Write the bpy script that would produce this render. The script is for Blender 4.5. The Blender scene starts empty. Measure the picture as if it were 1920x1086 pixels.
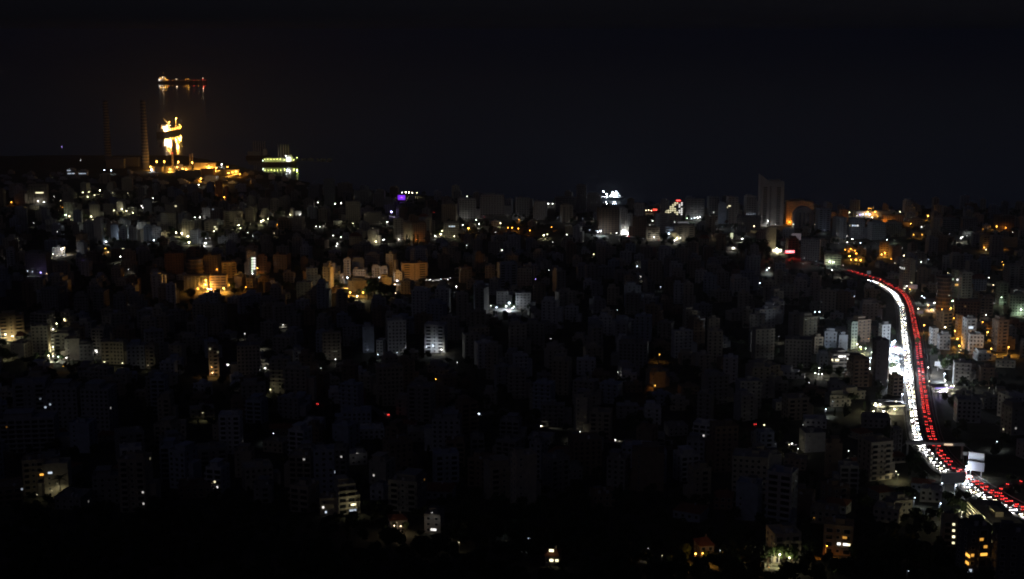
import bpy, math, random
from mathutils import Vector, Matrix

R = math.radians
rnd = random.Random(7)
scene = bpy.context.scene
C = scene.collection
W0, H0, F = 1920.0, 1086.0, 2640.0
CAMH, PITCH = 337.0, R(10.45)

# ------------------------------------------------------------------ camera, sky, moon, exposure
cam_d = bpy.data.cameras.new("camera")
cam = bpy.data.objects.new("camera", cam_d)
C.objects.link(cam)
cam_d.sensor_width = 36.0
cam_d.lens = F / W0 * 36.0
cam_d.clip_start = 1.0
cam_d.clip_end = 80000.0
cam.location = (0, 0, CAMH)
cam.rotation_euler = (math.pi / 2 - PITCH, 0, 0)
scene.camera = cam

world = bpy.data.worlds.new("World")
scene.world = world
world.use_nodes = True
wn = world.node_tree.nodes
bg = wn["Background"]
sky = wn.new("ShaderNodeTexSky")
sky.sky_type = 'NISHITA'
sky.sun_disc = False
MOON_EL, MOON_AZ = R(34), R(205)          # the moon stands behind the camera, to its left
sky.sun_elevation = MOON_EL
sky.sun_rotation = MOON_AZ
sky.air_density = 1.0
sky.dust_density = 2.0
tint = wn.new("ShaderNodeMix")
tint.data_type = 'RGBA'
tint.blend_type = 'MULTIPLY'
tint.inputs[0].default_value = 1.0
tint.inputs[7].default_value = (0.95, 0.93, 1.6, 1)      # clear night air is a little bluer than the day sky
world.node_tree.links.new(sky.outputs[0], tint.inputs[6])
world.node_tree.links.new(tint.outputs[2], bg.inputs[0])
bg.inputs[1].default_value = 0.0012

sun_d = bpy.data.lights.new("moonlight", 'SUN')
sun_d.energy = 0.0048
sun_d.angle = R(0.5)
sun_d.color = (0.85, 0.92, 1.0)
sun = bpy.data.objects.new("moonlight", sun_d)
C.objects.link(sun)
sd = Vector((math.sin(MOON_AZ) * math.cos(MOON_EL), math.cos(MOON_AZ) * math.cos(MOON_EL), math.sin(MOON_EL)))
sun.rotation_euler = (-sd).to_track_quat('-Z', 'Y').to_euler()

vs = scene.view_settings
vs.view_transform = 'Standard'
vs.look = 'None'
vs.exposure = 0.0
vs.gamma = 1.0
vs.use_curve_mapping = False
cy = scene.cycles
cy.use_denoising = True
cy.use_light_tree = True
cy.light_sampling_threshold = 0.0
cy.use_adaptive_sampling = True
cy.adaptive_threshold = 0.015
cy.adaptive_min_samples = 16
cy.max_bounces = 3
cy.diffuse_bounces = 1
cy.glossy_bounces = 1
cy.transmission_bounces = 2
cy.volume_bounces = 0
cy.filter_width = 1.9
cy.sample_clamp_direct = 0.0
cy.sample_clamp_indirect = 2.0

# ------------------------------------------------------------------ pixels to world
FW = Vector((0, math.cos(PITCH), -math.sin(PITCH)))
UP = Vector((0, math.sin(PITCH), math.cos(PITCH)))
RT = Vector((1, 0, 0))
EYE = Vector((0, 0, CAMH))


def ray(px, py):
    return (FW * F + RT * (px - W0 / 2) + UP * (H0 / 2 - py)).normalized()


def project(p):
    v = Vector(p) - EYE
    dz = v.dot(FW)
    return (W0 / 2 + F * v.dot(RT) / dz, H0 / 2 - F * v.dot(UP) / dz, dz)


def flat_hit(px, py, z=0.0):
    d = ray(px, py)
    t = (z - CAMH) / d.z
    return EYE + d * t


COAST = [flat_hit(*p) for p in [(-700, 296), (200, 291), (346, 291), (420, 304), (470, 317), (560, 339), (700, 361),
                                (1000, 383), (1150, 386), (1300, 392), (1500, 399), (1700, 396), (2000, 390), (2800, 385)]]


def interp(x, xs, ys):
    if x <= xs[0]:
        return ys[0]
    for i in range(1, len(xs)):
        if x <= xs[i]:
            t = (x - xs[i - 1]) / (xs[i] - xs[i - 1])
            return ys[i - 1] + (ys[i] - ys[i - 1]) * t
    return ys[-1]


CX = [p.x for p in COAST]
CYY = [p.y for p in COAST]
PY = [-200, 0, 150, 300, 450, 600, 800, 1150, 1600, 2200, 2700, 3800]
PZ = [350, 332, 268, 195, 146, 106, 74, 47, 29, 13, 6, 2.6]


def terr0(x, y):
    yc = interp(x, CX, CYY)
    z = interp(y, PY, PZ)
    a = min(1.0, max(0.0, (y - 500) / 400.0)) * min(1.0, max(0.0, (2900 - y) / 900.0))
    z += a * (4.0 * math.sin(x / 170.0 + 1.3) * math.sin(y / 210.0 + 0.4) + 2.5 * math.sin(x / 71.0 + y / 93.0))
    t = (yc - y) / 24.0
    if t < 1:
        z = -6.0 + (z + 6.0) * max(0.0, t)
    return z


GS = 20.0
GX0, GY0, GNX, GNY = -2400.0, -100.0, 240, 210
GRID = [[terr0(GX0 + i * GS, GY0 + j * GS) for i in range(GNX + 1)] for j in range(GNY + 1)]


def terr(x, y):
    u = min(max((x - GX0) / GS, 0), GNX - 1e-6)
    v = min(max((y - GY0) / GS, 0), GNY - 1e-6)
    i, j = int(u), int(v)
    u -= i
    v -= j
    a, b, c, d = GRID[j][i], GRID[j][i + 1], GRID[j + 1][i], GRID[j + 1][i + 1]
    if u >= v:                                         # the two triangles of each grid square
        return a + (b - a) * u + (d - b) * v
    return a + (d - c) * u + (c - a) * v


def hit(px, py):
    d = ray(px, py)
    t = 250.0
    while t < 9000:
        p = EYE + d * t
        if p.z <= max(terr(p.x, p.y), 0.0):
            lo, hi = t - 12.0, t
            for _ in range(18):
                m = (lo + hi) / 2
                q = EYE + d * m
                if q.z <= max(terr(q.x, q.y), 0.0):
                    hi = m
                else:
                    lo = m
            return EYE + d * hi
        t += 12.0
    return EYE + d * 9000


# ------------------------------------------------------------------ materials
MATS = {}


def mat(name, col, rough=0.85, var=0.18, scale=0.35, metal=0.0, spec=0.3, emit=None, estr=0.0):
    if name in MATS:
        return MATS[name]
    m = bpy.data.materials.new(name)
    m.use_nodes = True
    nt = m.node_tree
    b = nt.nodes["Principled BSDF"]
    b.inputs["Roughness"].default_value = rough
    b.inputs["Metallic"].default_value = metal
    b.inputs["Specular IOR Level"].default_value = spec
    if var:
        tc = nt.nodes.new("ShaderNodeTexCoord")
        nz = nt.nodes.new("ShaderNodeTexNoise")
        nz.inputs["Scale"].default_value = scale
        nz.inputs["Detail"].default_value = 5.0
        rp = nt.nodes.new("ShaderNodeValToRGB")
        rp.color_ramp.elements[0].position = 0.3
        rp.color_ramp.elements[1].position = 0.7
        rp.color_ramp.elements[0].color = [c * (1 - var) for c in col] + [1]
        rp.color_ramp.elements[1].color = [min(1, c * (1 + var)) for c in col] + [1]
        nt.links.new(tc.outputs["Object"], nz.inputs["Vector"])
        nt.links.new(nz.outputs[0], rp.inputs[0])
        nt.links.new(rp.outputs[0], b.inputs["Base Color"])
    else:
        b.inputs["Base Color"].default_value = (*col, 1)
    if emit:
        b.inputs["Emission Color"].default_value = (*emit, 1)
        b.inputs["Emission Strength"].default_value = estr
        m.cycles.emission_sampling = 'NONE' if estr > 3 else 'AUTO'
    MATS[name] = m
    return m


WALLS = {
    'cream': (0.56, 0.51, 0.40), 'white': (0.68, 0.68, 0.66), 'grey': (0.42, 0.42, 0.42), 'beige': (0.47, 0.41, 0.31),
    'concrete': (0.34, 0.33, 0.31), 'ochre': (0.50, 0.37, 0.22), 'brown': (0.30, 0.22, 0.16), 'blue': (0.42, 0.46, 0.52),
    'brick': (0.34, 0.20, 0.14), 'dark': (0.16, 0.16, 0.17), 'stone': (0.45, 0.42, 0.36), 'green': (0.36, 0.42, 0.36)}
for k, c in WALLS.items():
    mat('wall_' + k, c)
GLASS = mat('window_glass', (0.03, 0.035, 0.04), rough=0.12, var=0, spec=0.5)
SHUT = mat('window_shutter', (0.14, 0.12, 0.10), rough=0.6)
ROOF = mat('roof_screed', (0.22, 0.21, 0.20))
TILE = mat('roof_tiles', (0.30, 0.12, 0.07))
STEEL = mat('galvanised_steel', (0.35, 0.35, 0.36), rough=0.45, metal=0.6)
ASPH = mat('asphalt', (0.055, 0.055, 0.058), rough=0.75, scale=0.08, var=0.3)
PAVE = mat('paving', (0.24, 0.23, 0.21), rough=0.8, scale=0.1, var=0.25)
PAINT = mat('road_paint', (0.75, 0.75, 0.72), var=0.1)
BARK = mat('bark', (0.09, 0.065, 0.045))
LEAF = mat('leaves', (0.055, 0.085, 0.030), rough=0.6, scale=0.6, var=0.45)
LEAF2 = mat('pine_leaves', (0.035, 0.055, 0.025), rough=0.6, scale=0.6, var=0.4)
RED_P = mat('red_band_paint', (0.36, 0.10, 0.06))
WHITE_P = mat('white_band_paint', (0.62, 0.60, 0.56))
HULL = mat('hull_paint', (0.09, 0.06, 0.05), rough=0.5)
DECK = mat('deck_paint', (0.36, 0.24, 0.15), rough=0.6)
SHIPW = mat('ship_white', (0.70, 0.70, 0.66), rough=0.5)
COLS = {'o': (1.0, 0.34, 0.035), 'y': (1.0, 0.90, 0.55), 'w': (1.0, 0.97, 0.92), 'c': (0.72, 0.84, 1.0),
        'v': (0.42, 0.30, 1.0), 'k': (0.80, 0.90, 0.22), 'a': (1.0, 0.50, 0.09), 'g': (0.80, 1.0, 0.72), 'r': (1.0, 0.04, 0.02), 'p': (1.0, 0.72, 0.45), 'd': (1.0, 0.45, 0.065)}


def glow(code, s):
    c = COLS[code]
    return mat(f'light_{code}_{s}', (0.8, 0.8, 0.8), var=0, emit=c, estr=s)


# ------------------------------------------------------------------ mesh building
class MB:
    def __init__(self):
        self.v, self.f, self.mi, self.mats = [], [], [], []

    def _m(self, m):
        if m not in self.mats:
            self.mats.append(m)
        return self.mats.index(m)

    def box(self, x0, x1, y0, y1, z0, z1, m):
        n = len(self.v)
        self.v += [(x0, y0, z0), (x1, y0, z0), (x1, y1, z0), (x0, y1, z0), (x0, y0, z1), (x1, y0, z1), (x1, y1, z1), (x0, y1, z1)]
        self.f += [(n, n + 3, n + 2, n + 1), (n + 4, n + 5, n + 6, n + 7), (n, n + 1, n + 5, n + 4), (n + 1, n + 2, n + 6, n + 5),
                   (n + 2, n + 3, n + 7, n + 6), (n + 3, n, n + 4, n + 7)]
        self.mi += [self._m(m)] * 6
        return self

    def prism(self, poly, y0, y1, m):
        """polygon in x-z, counter-clockwise seen from -y, extruded from y0 to y1"""
        n, k = len(self.v), len(poly)
        self.v += [(x, y0, z) for x, z in poly] + [(x, y1, z) for x, z in poly]
        self.f += [tuple(range(n, n + k)), tuple(range(n + 2 * k - 1, n + k - 1, -1))]
        self.f += [(n + (i + 1) % k, n + i, n + k + i, n + k + (i + 1) % k) for i in range(k)]
        self.mi += [self._m(m)] * (k + 2)
        return self

    def tube(self, a, b, r0, r1, m, k=8, caps=True):
        a, b = Vector(a), Vector(b)
        d = (b - a).normalized()
        u = d.orthogonal().normalized()
        w = d.cross(u)
        n = len(self.v)
        for p, r in ((a, r0), (b, r1)):
            for i in range(k):
                t = 2 * math.pi * i / k
                self.v.append(tuple(p + (u * math.cos(t) + w * math.sin(t)) * r))
        self.f += [(n + i, n + (i + 1) % k, n + k + (i + 1) % k, n + k + i) for i in range(k)]
        self.mi += [self._m(m)] * k
        if caps:
            self.f += [tuple(range(n + k - 1, n - 1, -1)), tuple(range(n + k, n + 2 * k))]
            self.mi += [self._m(m)] * 2
        return self

    def ball(self, c, r, m, k=8, s=5, sz=1.0):
        n = len(self.v)
        for j in range(s + 1):
            t = math.pi * j / s
            for i in range(k):
                q = 2 * math.pi * i / k
                self.v.append((c[0] + r * math.sin(t) * math.cos(q), c[1] + r * math.sin(t) * math.sin(q), c[2] + r * sz * math.cos(t)))
        for j in range(s):
            for i in range(k):
                self.f.append((n + j * k + i, n + (j + 1) * k + i, n + (j + 1) * k + (i + 1) % k, n + j * k + (i + 1) % k))
                self.mi.append(self._m(m))
        return self

    def mesh(self, name):
        me = bpy.data.meshes.new(name)
        me.from_pydata(self.v, [], self.f)
        for m in self.mats:
            me.materials.append(m)
        if len(self.mats) > 1:
            me.polygons.foreach_set("material_index", self.mi)
        me.update()
        return me

    def build(self, name, parent=None):
        return link(name, self.mesh(name), parent)


def link(name, data, parent=None, loc=None, rotz=0.0, scale=None):
    o = bpy.data.objects.new(name, data)
    C.objects.link(o)
    if parent:
        o.parent = parent
    if loc is not None:
        o.location = loc
    if rotz:
        o.rotation_euler = (0, 0, rotz)
    if scale is not None:
        o.scale = scale
    return o


def thing(name, label, cat, loc, rotz=0.0, group=None):
    o = link(name, None, None, loc, rotz)
    o.empty_display_size = 1.0
    tag(o, label, cat, group)
    return o


def tag(o, label, cat, group=None):
    o["label"] = label
    o["category"] = cat
    if group:
        o["group"] = group
    return o


def struct(o):
    o["kind"] = "structure"
    return o


def stuff(o):
    o["kind"] = "stuff"
    return o


UNIT = {}


def unit_box(m):
    if m.name not in UNIT:
        UNIT[m.name] = MB().box(-.5, .5, -.5, .5, -.5, .5, m).mesh('pane_' + m.name)
    return UNIT[m.name]


def lamp_light(parent, loc, code, power, radius=0.25, mirrored=0):
    key = (code, round(power), radius, mirrored)
    if key not in UNIT:
        d = bpy.data.lights.new("lamp_light", 'POINT')
        d.energy = power
        d.color = COLS[code]
        d.shadow_soft_size = radius
        if mirrored:
            d['mirrored'] = 1
        UNIT[key] = d
    return link("lamp_light", UNIT[key], parent, loc)


# ------------------------------------------------------------------ words for labels
ORD = ['nearest', 'second', 'third', 'fourth', 'fifth', 'sixth', 'seventh', 'eighth', 'ninth', 'tenth', 'eleventh', 'twelfth', 'thirteenth',
       'fourteenth', 'fifteenth', 'sixteenth', 'seventeenth', 'eighteenth', 'nineteenth', 'twentieth']
TENS = ['', '', 'twenty', 'thirty', 'forty', 'fifty', 'sixty', 'seventy', 'eighty', 'ninety']
CARD = ['zero', 'one', 'two', 'three', 'four', 'five', 'six', 'seven', 'eight', 'nine', 'ten', 'eleven', 'twelve', 'thirteen', 'fourteen', 'fifteen']


def ordinal(n):
    """1 -> first"""
    if n == 1:
        return 'first'
    if n <= 20:
        return ORD[n - 1]
    if n >= 100:
        return 'hundred-' + ordinal(n - 100) if n > 100 else 'hundredth'
    t, u = divmod(n, 10)
    return (TENS[t][:-1] + 'ieth') if u == 0 else TENS[t] + '-' + ordinal(u)


LANDMARKS = [("the two striped chimneys", 230, 270), ("the blue-lit apartment walls", 250, 440), ("the orange-lit court", 400, 530),
             ("the floodlit cream villas", 80, 640), ("the low white houses", 690, 510), ("the purple wall screen", 752, 370),
             ("the starry orange lamp", 878, 428), ("the floodlit pier", 1140, 365), ("the rooftop red sign", 1270, 385),
             ("the tall pointed tower", 1445, 390), ("the orange hotel", 1500, 400), ("the bell-gabled building", 1699, 510),
             ("the round banded block", 1766, 555), ("the floodlit car lot", 1678, 670), ("the footbridge", 1750, 838),
             ("the two stacked billboards", 1829, 865), ("the wide terrace complex", 125, 765), ("the block behind the palm", 95, 890),
             ("the cool-lit balcony block", 817, 635), ("the lone white floodlights", 952, 572), ("the tall pale slab", 1088, 780),
             ("the gridded dark tower", 1355, 840), ("the glowing orange house", 1315, 1030), ("the red-glowing apartment block", 730, 725),
             ("the terraced villa", 645, 940), ("the window-lit towers", 1830, 1040), ("the lit stepped offices", 1260, 395),
             ("the seafront domed hall", 1632, 400), ("the white-striped stairwell", 473, 497), ("the bright fan-shaped flare", 117, 467)]
AUTO = []          # (object, adjective phrase, px, py): labels given at the end


def auto_label(o, phrase, p):
    px, py, _ = project(p)
    AUTO.append((o, phrase, px, py))


def finish_labels():
    rows = {}
    for o, phrase, px, py in AUTO:
        nm, lx, ly = min(LANDMARKS, key=lambda l: math.hypot(l[1] - px, l[2] - py))
        dx, dy = px - lx, py - ly
        side = ('to the right of' if dx > 0 else 'to the left of') if abs(dx) > abs(dy) * 1.3 else ('below' if dy > 0 else 'above')
        rows.setdefault((phrase, side, nm), []).append((math.hypot(dx, dy), o))
    for (phrase, side, nm), lst in rows.items():
        lst.sort(key=lambda t: t[0])
        for i, (_, o) in enumerate(lst):
            if len(lst) == 1:
                o["label"] = f"{phrase} {side} {nm}"
            else:
                o["label"] = f"{phrase}, {ORD[0] if i == 0 else ordinal(i + 1) + ' nearest'} {side} {nm}"


# ------------------------------------------------------------------ ground, sea
gv, gf = [], []
for j in range(GNY + 1):
    for i in range(GNX + 1):
        gv.append((GX0 + i * GS, GY0 + j * GS, GRID[j][i]))
for j in range(GNY):
    for i in range(GNX):
        a = j * (GNX + 1) + i
        gf += [(a, a + 1, a + GNX + 2), (a, a + GNX + 2, a + GNX + 1)]
gm = bpy.data.meshes.new("hillside_ground")
gm.from_pydata(gv, [], gf)
gmat = mat('scrub_ground', (0.060, 0.058, 0.038), rough=0.95, scale=0.05, var=0.5)
gm.materials.append(gmat)
gm.update()
struct(link("hillside_ground", gm))

smat = bpy.data.materials.new("sea_water")
smat.use_nodes = True
nt = smat.node_tree
b = nt.nodes["Principled BSDF"]
b.inputs["Base Color"].default_value = (0.004, 0.007, 0.010, 1)
b.inputs["Roughness"].default_value = 0.075
b.inputs["IOR"].default_value = 1.33
tc = nt.nodes.new("ShaderNodeTexCoord")
nz = nt.nodes.new("ShaderNodeTexNoise")
nz.inputs["Scale"].default_value = 0.05
nz.inputs["Detail"].default_value = 3
bp = nt.nodes.new("ShaderNodeBump")
bp.inputs["Strength"].default_value = 0.015
bp.inputs["Distance"].default_value = 1.0
nt.links.new(tc.outputs["Object"], nz.inputs["Vector"])
nt.links.new(nz.outputs[0], bp.inputs["Height"])
nt.links.new(bp.outputs[0], b.inputs["Normal"])
sm = bpy.data.meshes.new("sea")
sm.from_pydata([(-60000, 1200, 0), (60000, 1200, 0), (60000, 60000, 0), (-60000, 60000, 0)], [], [(0, 1, 2, 3)])
sm.materials.append(smat)
struct(link("sea", sm))


# ------------------------------------------------------------------ roads and paved yards
def spline(pts, step=6.0):
    out = []
    P = [pts[0] * 2 - pts[1]] + pts + [pts[-1] * 2 - pts[-2]]
    for i in range(1, len(P) - 2):
        p0, p1, p2, p3 = P[i - 1], P[i], P[i + 1], P[i + 2]
        n = max(1, int((p2 - p1).length / step))
        for k in range(n):
            t = k / n
            out.append(0.5 * ((2 * p1) + (p2 - p0) * t + (2 * p0 - 5 * p1 + 4 * p2 - p3) * t * t + (3 * p1 - p0 - 3 * p2 + p3) * t ** 3))
    out.append(pts[-1])
    return out


def smooth_z(pts, off, n=5):
    zs = [terr(p.x, p.y) for p in pts]
    res = []
    for i, p in enumerate(pts):
        w = zs[max(0, i - n):i + n + 1]
        res.append(Vector((p.x, p.y, max(sum(w) / len(w), zs[i]) + off)))
    return res


def side_vec(pts, i):
    a = pts[max(0, i - 1)]
    c = pts[min(len(pts) - 1, i + 1)]
    d = c - a
    d.z = 0
    d.normalize()
    return Vector((d.y, -d.x, 0)), d


def ribbon(name, pts, o0, o1, dz, m, thick=0.0, parent=None):
    mb = MB()
    k = mb._m(m)
    for i, p in enumerate(pts):
        s, _ = side_vec(pts, i)
        for o in (o0, o1):
            q = p + s * o
            mb.v.append((q.x, q.y, q.z + dz))
            if thick:
                mb.v.append((q.x, q.y, q.z + dz - thick))
    if not thick:
        for i in range(len(pts) - 1):
            mb.f.append((2 * i, 2 * i + 1, 2 * i + 3, 2 * i + 2))
            mb.mi.append(k)
    else:
        for i in range(len(pts) - 1):
            a, c = 4 * i, 4 * i + 4
            for q in ((a, a + 2, c + 2, c), (a + 1, a, c, c + 1), (a + 2, a + 3, c + 3, c + 2)):
                mb.f.append(q)
                mb.mi.append(k)
    return mb.build(name, parent)


WHITE_PX = [(1480, 480), (1545, 500), (1590, 513), (1633, 527.5), (1659, 540), (1674.6, 550.7), (1684, 563), (1691, 579), (1694, 604), (1696, 630), (1699, 656), (1701.7, 682),
            (1704, 707.6), (1707, 733), (1710.7, 759), (1714, 785), (1718.4, 810.7), (1724, 832), (1736, 847), (1750, 863.5), (1767, 880.8),
            (1787, 895), (1808.6, 909), (1826.7, 923), (1857.6, 941), (1883.4, 954), (1920, 969), (1960, 984)]
RED_PX = [(1487, 474), (1556, 497), (1594.7, 509.4), (1633, 521), (1667, 535), (1692.6, 551), (1705, 571), (1711, 591.6), (1716, 617), (1721, 643), (1723.5, 669),
          (1726.5, 694.7), (1729, 720.5), (1732.6, 746), (1736, 772), (1741, 798), (1746.8, 821.5), (1754.5, 837), (1765, 855), (1785.5, 875.6),
          (1808.7, 893.6), (1834.4, 911.7), (1862.8, 928.5), (1888.6, 942.6), (1920, 958.5), (1960, 974)]
white_line = smooth_z(spline([hit(*p) for p in WHITE_PX]), 0.5)
red_line = smooth_z(spline([hit(*p) for p in RED_PX]), 0.5)
hw = struct(ribbon("highway", white_line, -6.0, 6.0, 0.0, ASPH, 1.5))
struct(ribbon("highway", red_line, -6.0, 6.0, 0.0, ASPH, 1.5))
for ln in (white_line, red_line):
    struct(ribbon("edge_marking", ln, -5.1, -4.9, 0.006, PAINT))
    struct(ribbon("edge_marking", ln, 4.9, 5.1, 0.006, PAINT))
    for i in range(0, len(ln) - 1, 2):
        pass
bar = ribbon("median_barrier", red_line, 6.6, 6.9, 0.9, WALLS and MATS['wall_concrete'], 1.4)
tag(bar, "long concrete crash barrier along the inner edge of the red-lit carriageway", "barrier")
bar = ribbon("guard_rail", red_line, -7.0, -6.8, 0.8, STEEL, 0.5)
tag(bar, "thin steel guard rail on the outer edge of the red-lit carriageway", "guard rail")
bar = ribbon("guard_rail", white_line, 6.9, 7.1, 0.8, STEEL, 0.5)
tag(bar, "thin steel guard rail on the outer edge of the white-lit carriageway", "guard rail")
upper_px = [(760, 393), (800, 397.5), (900, 407), (1000, 421), (1100, 434), (1176, 444), (1224, 450), (1320, 461), (1400, 468), (1484, 478)]
upper_line = smooth_z(spline([hit(*p) for p in upper_px]), 0.5)
struct(ribbon("highway", upper_line, -9, 9, 0.0, ASPH, 1.5))
ramp_line = smooth_z(spline([hit(*p) for p in [(1893, 946), (1879, 935), (1875, 926), (1883, 917), (1905, 911), (1940, 905)]]), 0.5)
struct(ribbon("slip_road", ramp_line, -3, 3, 0.01, ASPH, 1.5))
STREETS = {"street": [[(60, 690), (102, 668), (118, 645), (128, 618), (104, 602)], [(392, 546), (432, 540), (470, 532)], [(340, 462), (352, 452), (356, 440)],
                      [(640, 552), (700, 548), (760, 530), (860, 520)], [(380, 676), (430, 687), (450, 690)], [(690, 765), (725, 780), (760, 800)],
                      [(880, 585), (930, 578), (985, 574)], [(990, 797), (1012, 803), (1040, 812)], [(1120, 824), (1150, 829), (1180, 836)],
                      [(1715, 590), (1745, 578), (1775, 580), (1800, 612), (1850, 622), (1900, 640)], [(840, 782), (900, 778), (950, 770)],
                      [(90, 485), (118, 481), (150, 478)], [(1460, 835), (1480, 833), (1510, 842)], [(20, 384), (70, 381), (110, 386)],
                      [(470, 418), (500, 416), (560, 404)], [(700, 452), (760, 452), (830, 443), (900, 436)]]}
for pl in STREETS["street"]:
    ln = smooth_z(spline([hit(*p) for p in pl]), 0.35)
    struct(ribbon("street", ln, -3.5, 3.5, 0.0, PAVE if rnd.random() < .4 else ASPH, 1.0))


def pad(name, corners, m, dz=0.6, n=10):
    P = [hit(*c) for c in corners]
    mb = MB()
    k = mb._m(m)
    for j in range(n + 1):
        for i in range(n + 1):
            u, v = i / n, j / n
            q = P[0] * (1 - u) * (1 - v) + P[1] * u * (1 - v) + P[2] * u * v + P[3] * (1 - u) * v
            mb.v.append((q.x, q.y, terr(q.x, q.y) + dz))
    for j in range(n):
        for i in range(n):
            a = j * (n + 1) + i
            mb.f.append((a + n + 1, a + n + 2, a + 1, a))
            mb.mi.append(k)
    return struct(mb.build(name))


pad("car_lot_pavement", [(1664, 640), (1686, 640), (1698, 712), (1670, 716)], PAVE)
pad("filling_station_forecourt", [(1738, 655), (1762, 655), (1778, 738), (1748, 738)], PAVE)
pad("filling_station_forecourt", [(1632, 752), (1692, 748), (1698, 780), (1632, 778)], PAVE)
pad("court_pavement", [(392, 535), (442, 532), (446, 548), (386, 550)], PAVE)
pad("court_pavement", [(646, 541), (692, 541), (690, 560), (648, 560)], PAVE)
pad("court_pavement", [(708, 534), (740, 532), (742, 545), (708, 545)], PAVE)
pad("yard_pavement", [(920, 574), (978, 568), (985, 585), (925, 588)], PAVE)
pad("yard_pavement", [(282, 312), (420, 312), (412, 324), (284, 324)], PAVE)
pad("yard_pavement", [(420, 319), (450, 318), (450, 329), (420, 329)], PAVE)
pad("yard_pavement", [(1738, 560), (1770, 562), (1775, 590), (1735, 588)], PAVE)
pad("yard_pavement", [(1838, 612), (1860, 616), (1862, 632), (1838, 630)], PAVE)
pad("yard_pavement", [(1430, 460), (1492, 468), (1490, 482), (1430, 474)], PAVE)
pad("yard_pavement", [(1604, 634), (1622, 634), (1625, 655), (1600, 655)], PAVE)
pad("yard_pavement", [(800, 645), (836, 652), (836, 664), (796, 656)], PAVE)
pad("yard_pavement", [(88, 655), (125, 660), (122, 685), (84, 678)], PAVE)
pad("yard_pavement", [(372, 450), (396, 450), (398, 464), (370, 464)], PAVE)
pad("yard_pavement", [(160, 402), (184, 402), (186, 414), (158, 414)], PAVE)

# ------------------------------------------------------------------ buildings
OBB = []          # (matrix world->local, w, d, h, root, fh, bal, mpp)
RECTS = []        # screen rects of built things: x0, x1, y0, y1, depth
FOOT = []         # world circles of built things


def add_box_part(name, parent, m, cx, cyy, cz, sx, sy, sz):
    return link(name, unit_box(m), parent, (cx, cyy, cz), 0, (sx, sy, sz))


def roof_bits(root, w, d, h, wm, rr, far):
    mb = MB()
    t, ph = 0.25, 1.0
    mb.box(-w / 2 - .05, w / 2 + .05, -d / 2 - .05, -d / 2 + t, h, h + ph, wm)
    mb.box(-w / 2 - .05, w / 2 + .05, d / 2 - t, d / 2 + .05, h, h + ph, wm)
    mb.box(-w / 2 - .05, -w / 2 + t, -d / 2 + t, d / 2 - t, h, h + ph, wm)
    mb.box(w / 2 - t, w / 2 + .05, -d / 2 + t, d / 2 - t, h, h + ph, wm)
    mb.build("parapet", root)
    if w > 7 and d > 7:
        sx = (rr.random() - .5) * (w - 6)
        MB().box(sx - 2, sx + 2, -1.5, 2.0, h + .01, h + 2.9, wm).box(sx - 2.2, sx + 2.2, -1.8, 2.2, h + 2.9, h + 3.1, ROOF).build("stair_head", root)
        for i in range(1 if far else rr.choice((1, 2, 3))):
            tx = (rr.random() - .5) * (w - 4)
            ty = (0.15 + .3 * rr.random()) * d * rr.choice((-1, 1))
            MB().tube((tx, ty, h + .02), (tx, ty, h + 1.9), .85, .85, WHITE_P, 8).build("water_tank", root)


def win_mesh(me_key, ww, wh):
    """a window: frame proud of the wall, dark pane set back in it"""
    if me_key not in UNIT:
        mb = MB()
        fr = MATS['wall_white']
        t = 0.1
        for (a, bb, c, dd) in ((-ww / 2 - t, -ww / 2, -wh / 2, wh / 2), (ww / 2, ww / 2 + t, -wh / 2, wh / 2),
                               (-ww / 2 - t, ww / 2 + t, wh / 2, wh / 2 + t), (-ww / 2 - t * 2, ww / 2 + t * 2, -wh / 2 - t, -wh / 2)):
            mb.box(a, bb, -.16, .01, c, dd, fr)
        mb.box(-ww / 2, ww / 2, -.05, .01, -wh / 2, wh / 2, GLASS)
        UNIT[me_key] = mb.mesh('window')
    return UNIT[me_key]


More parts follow.
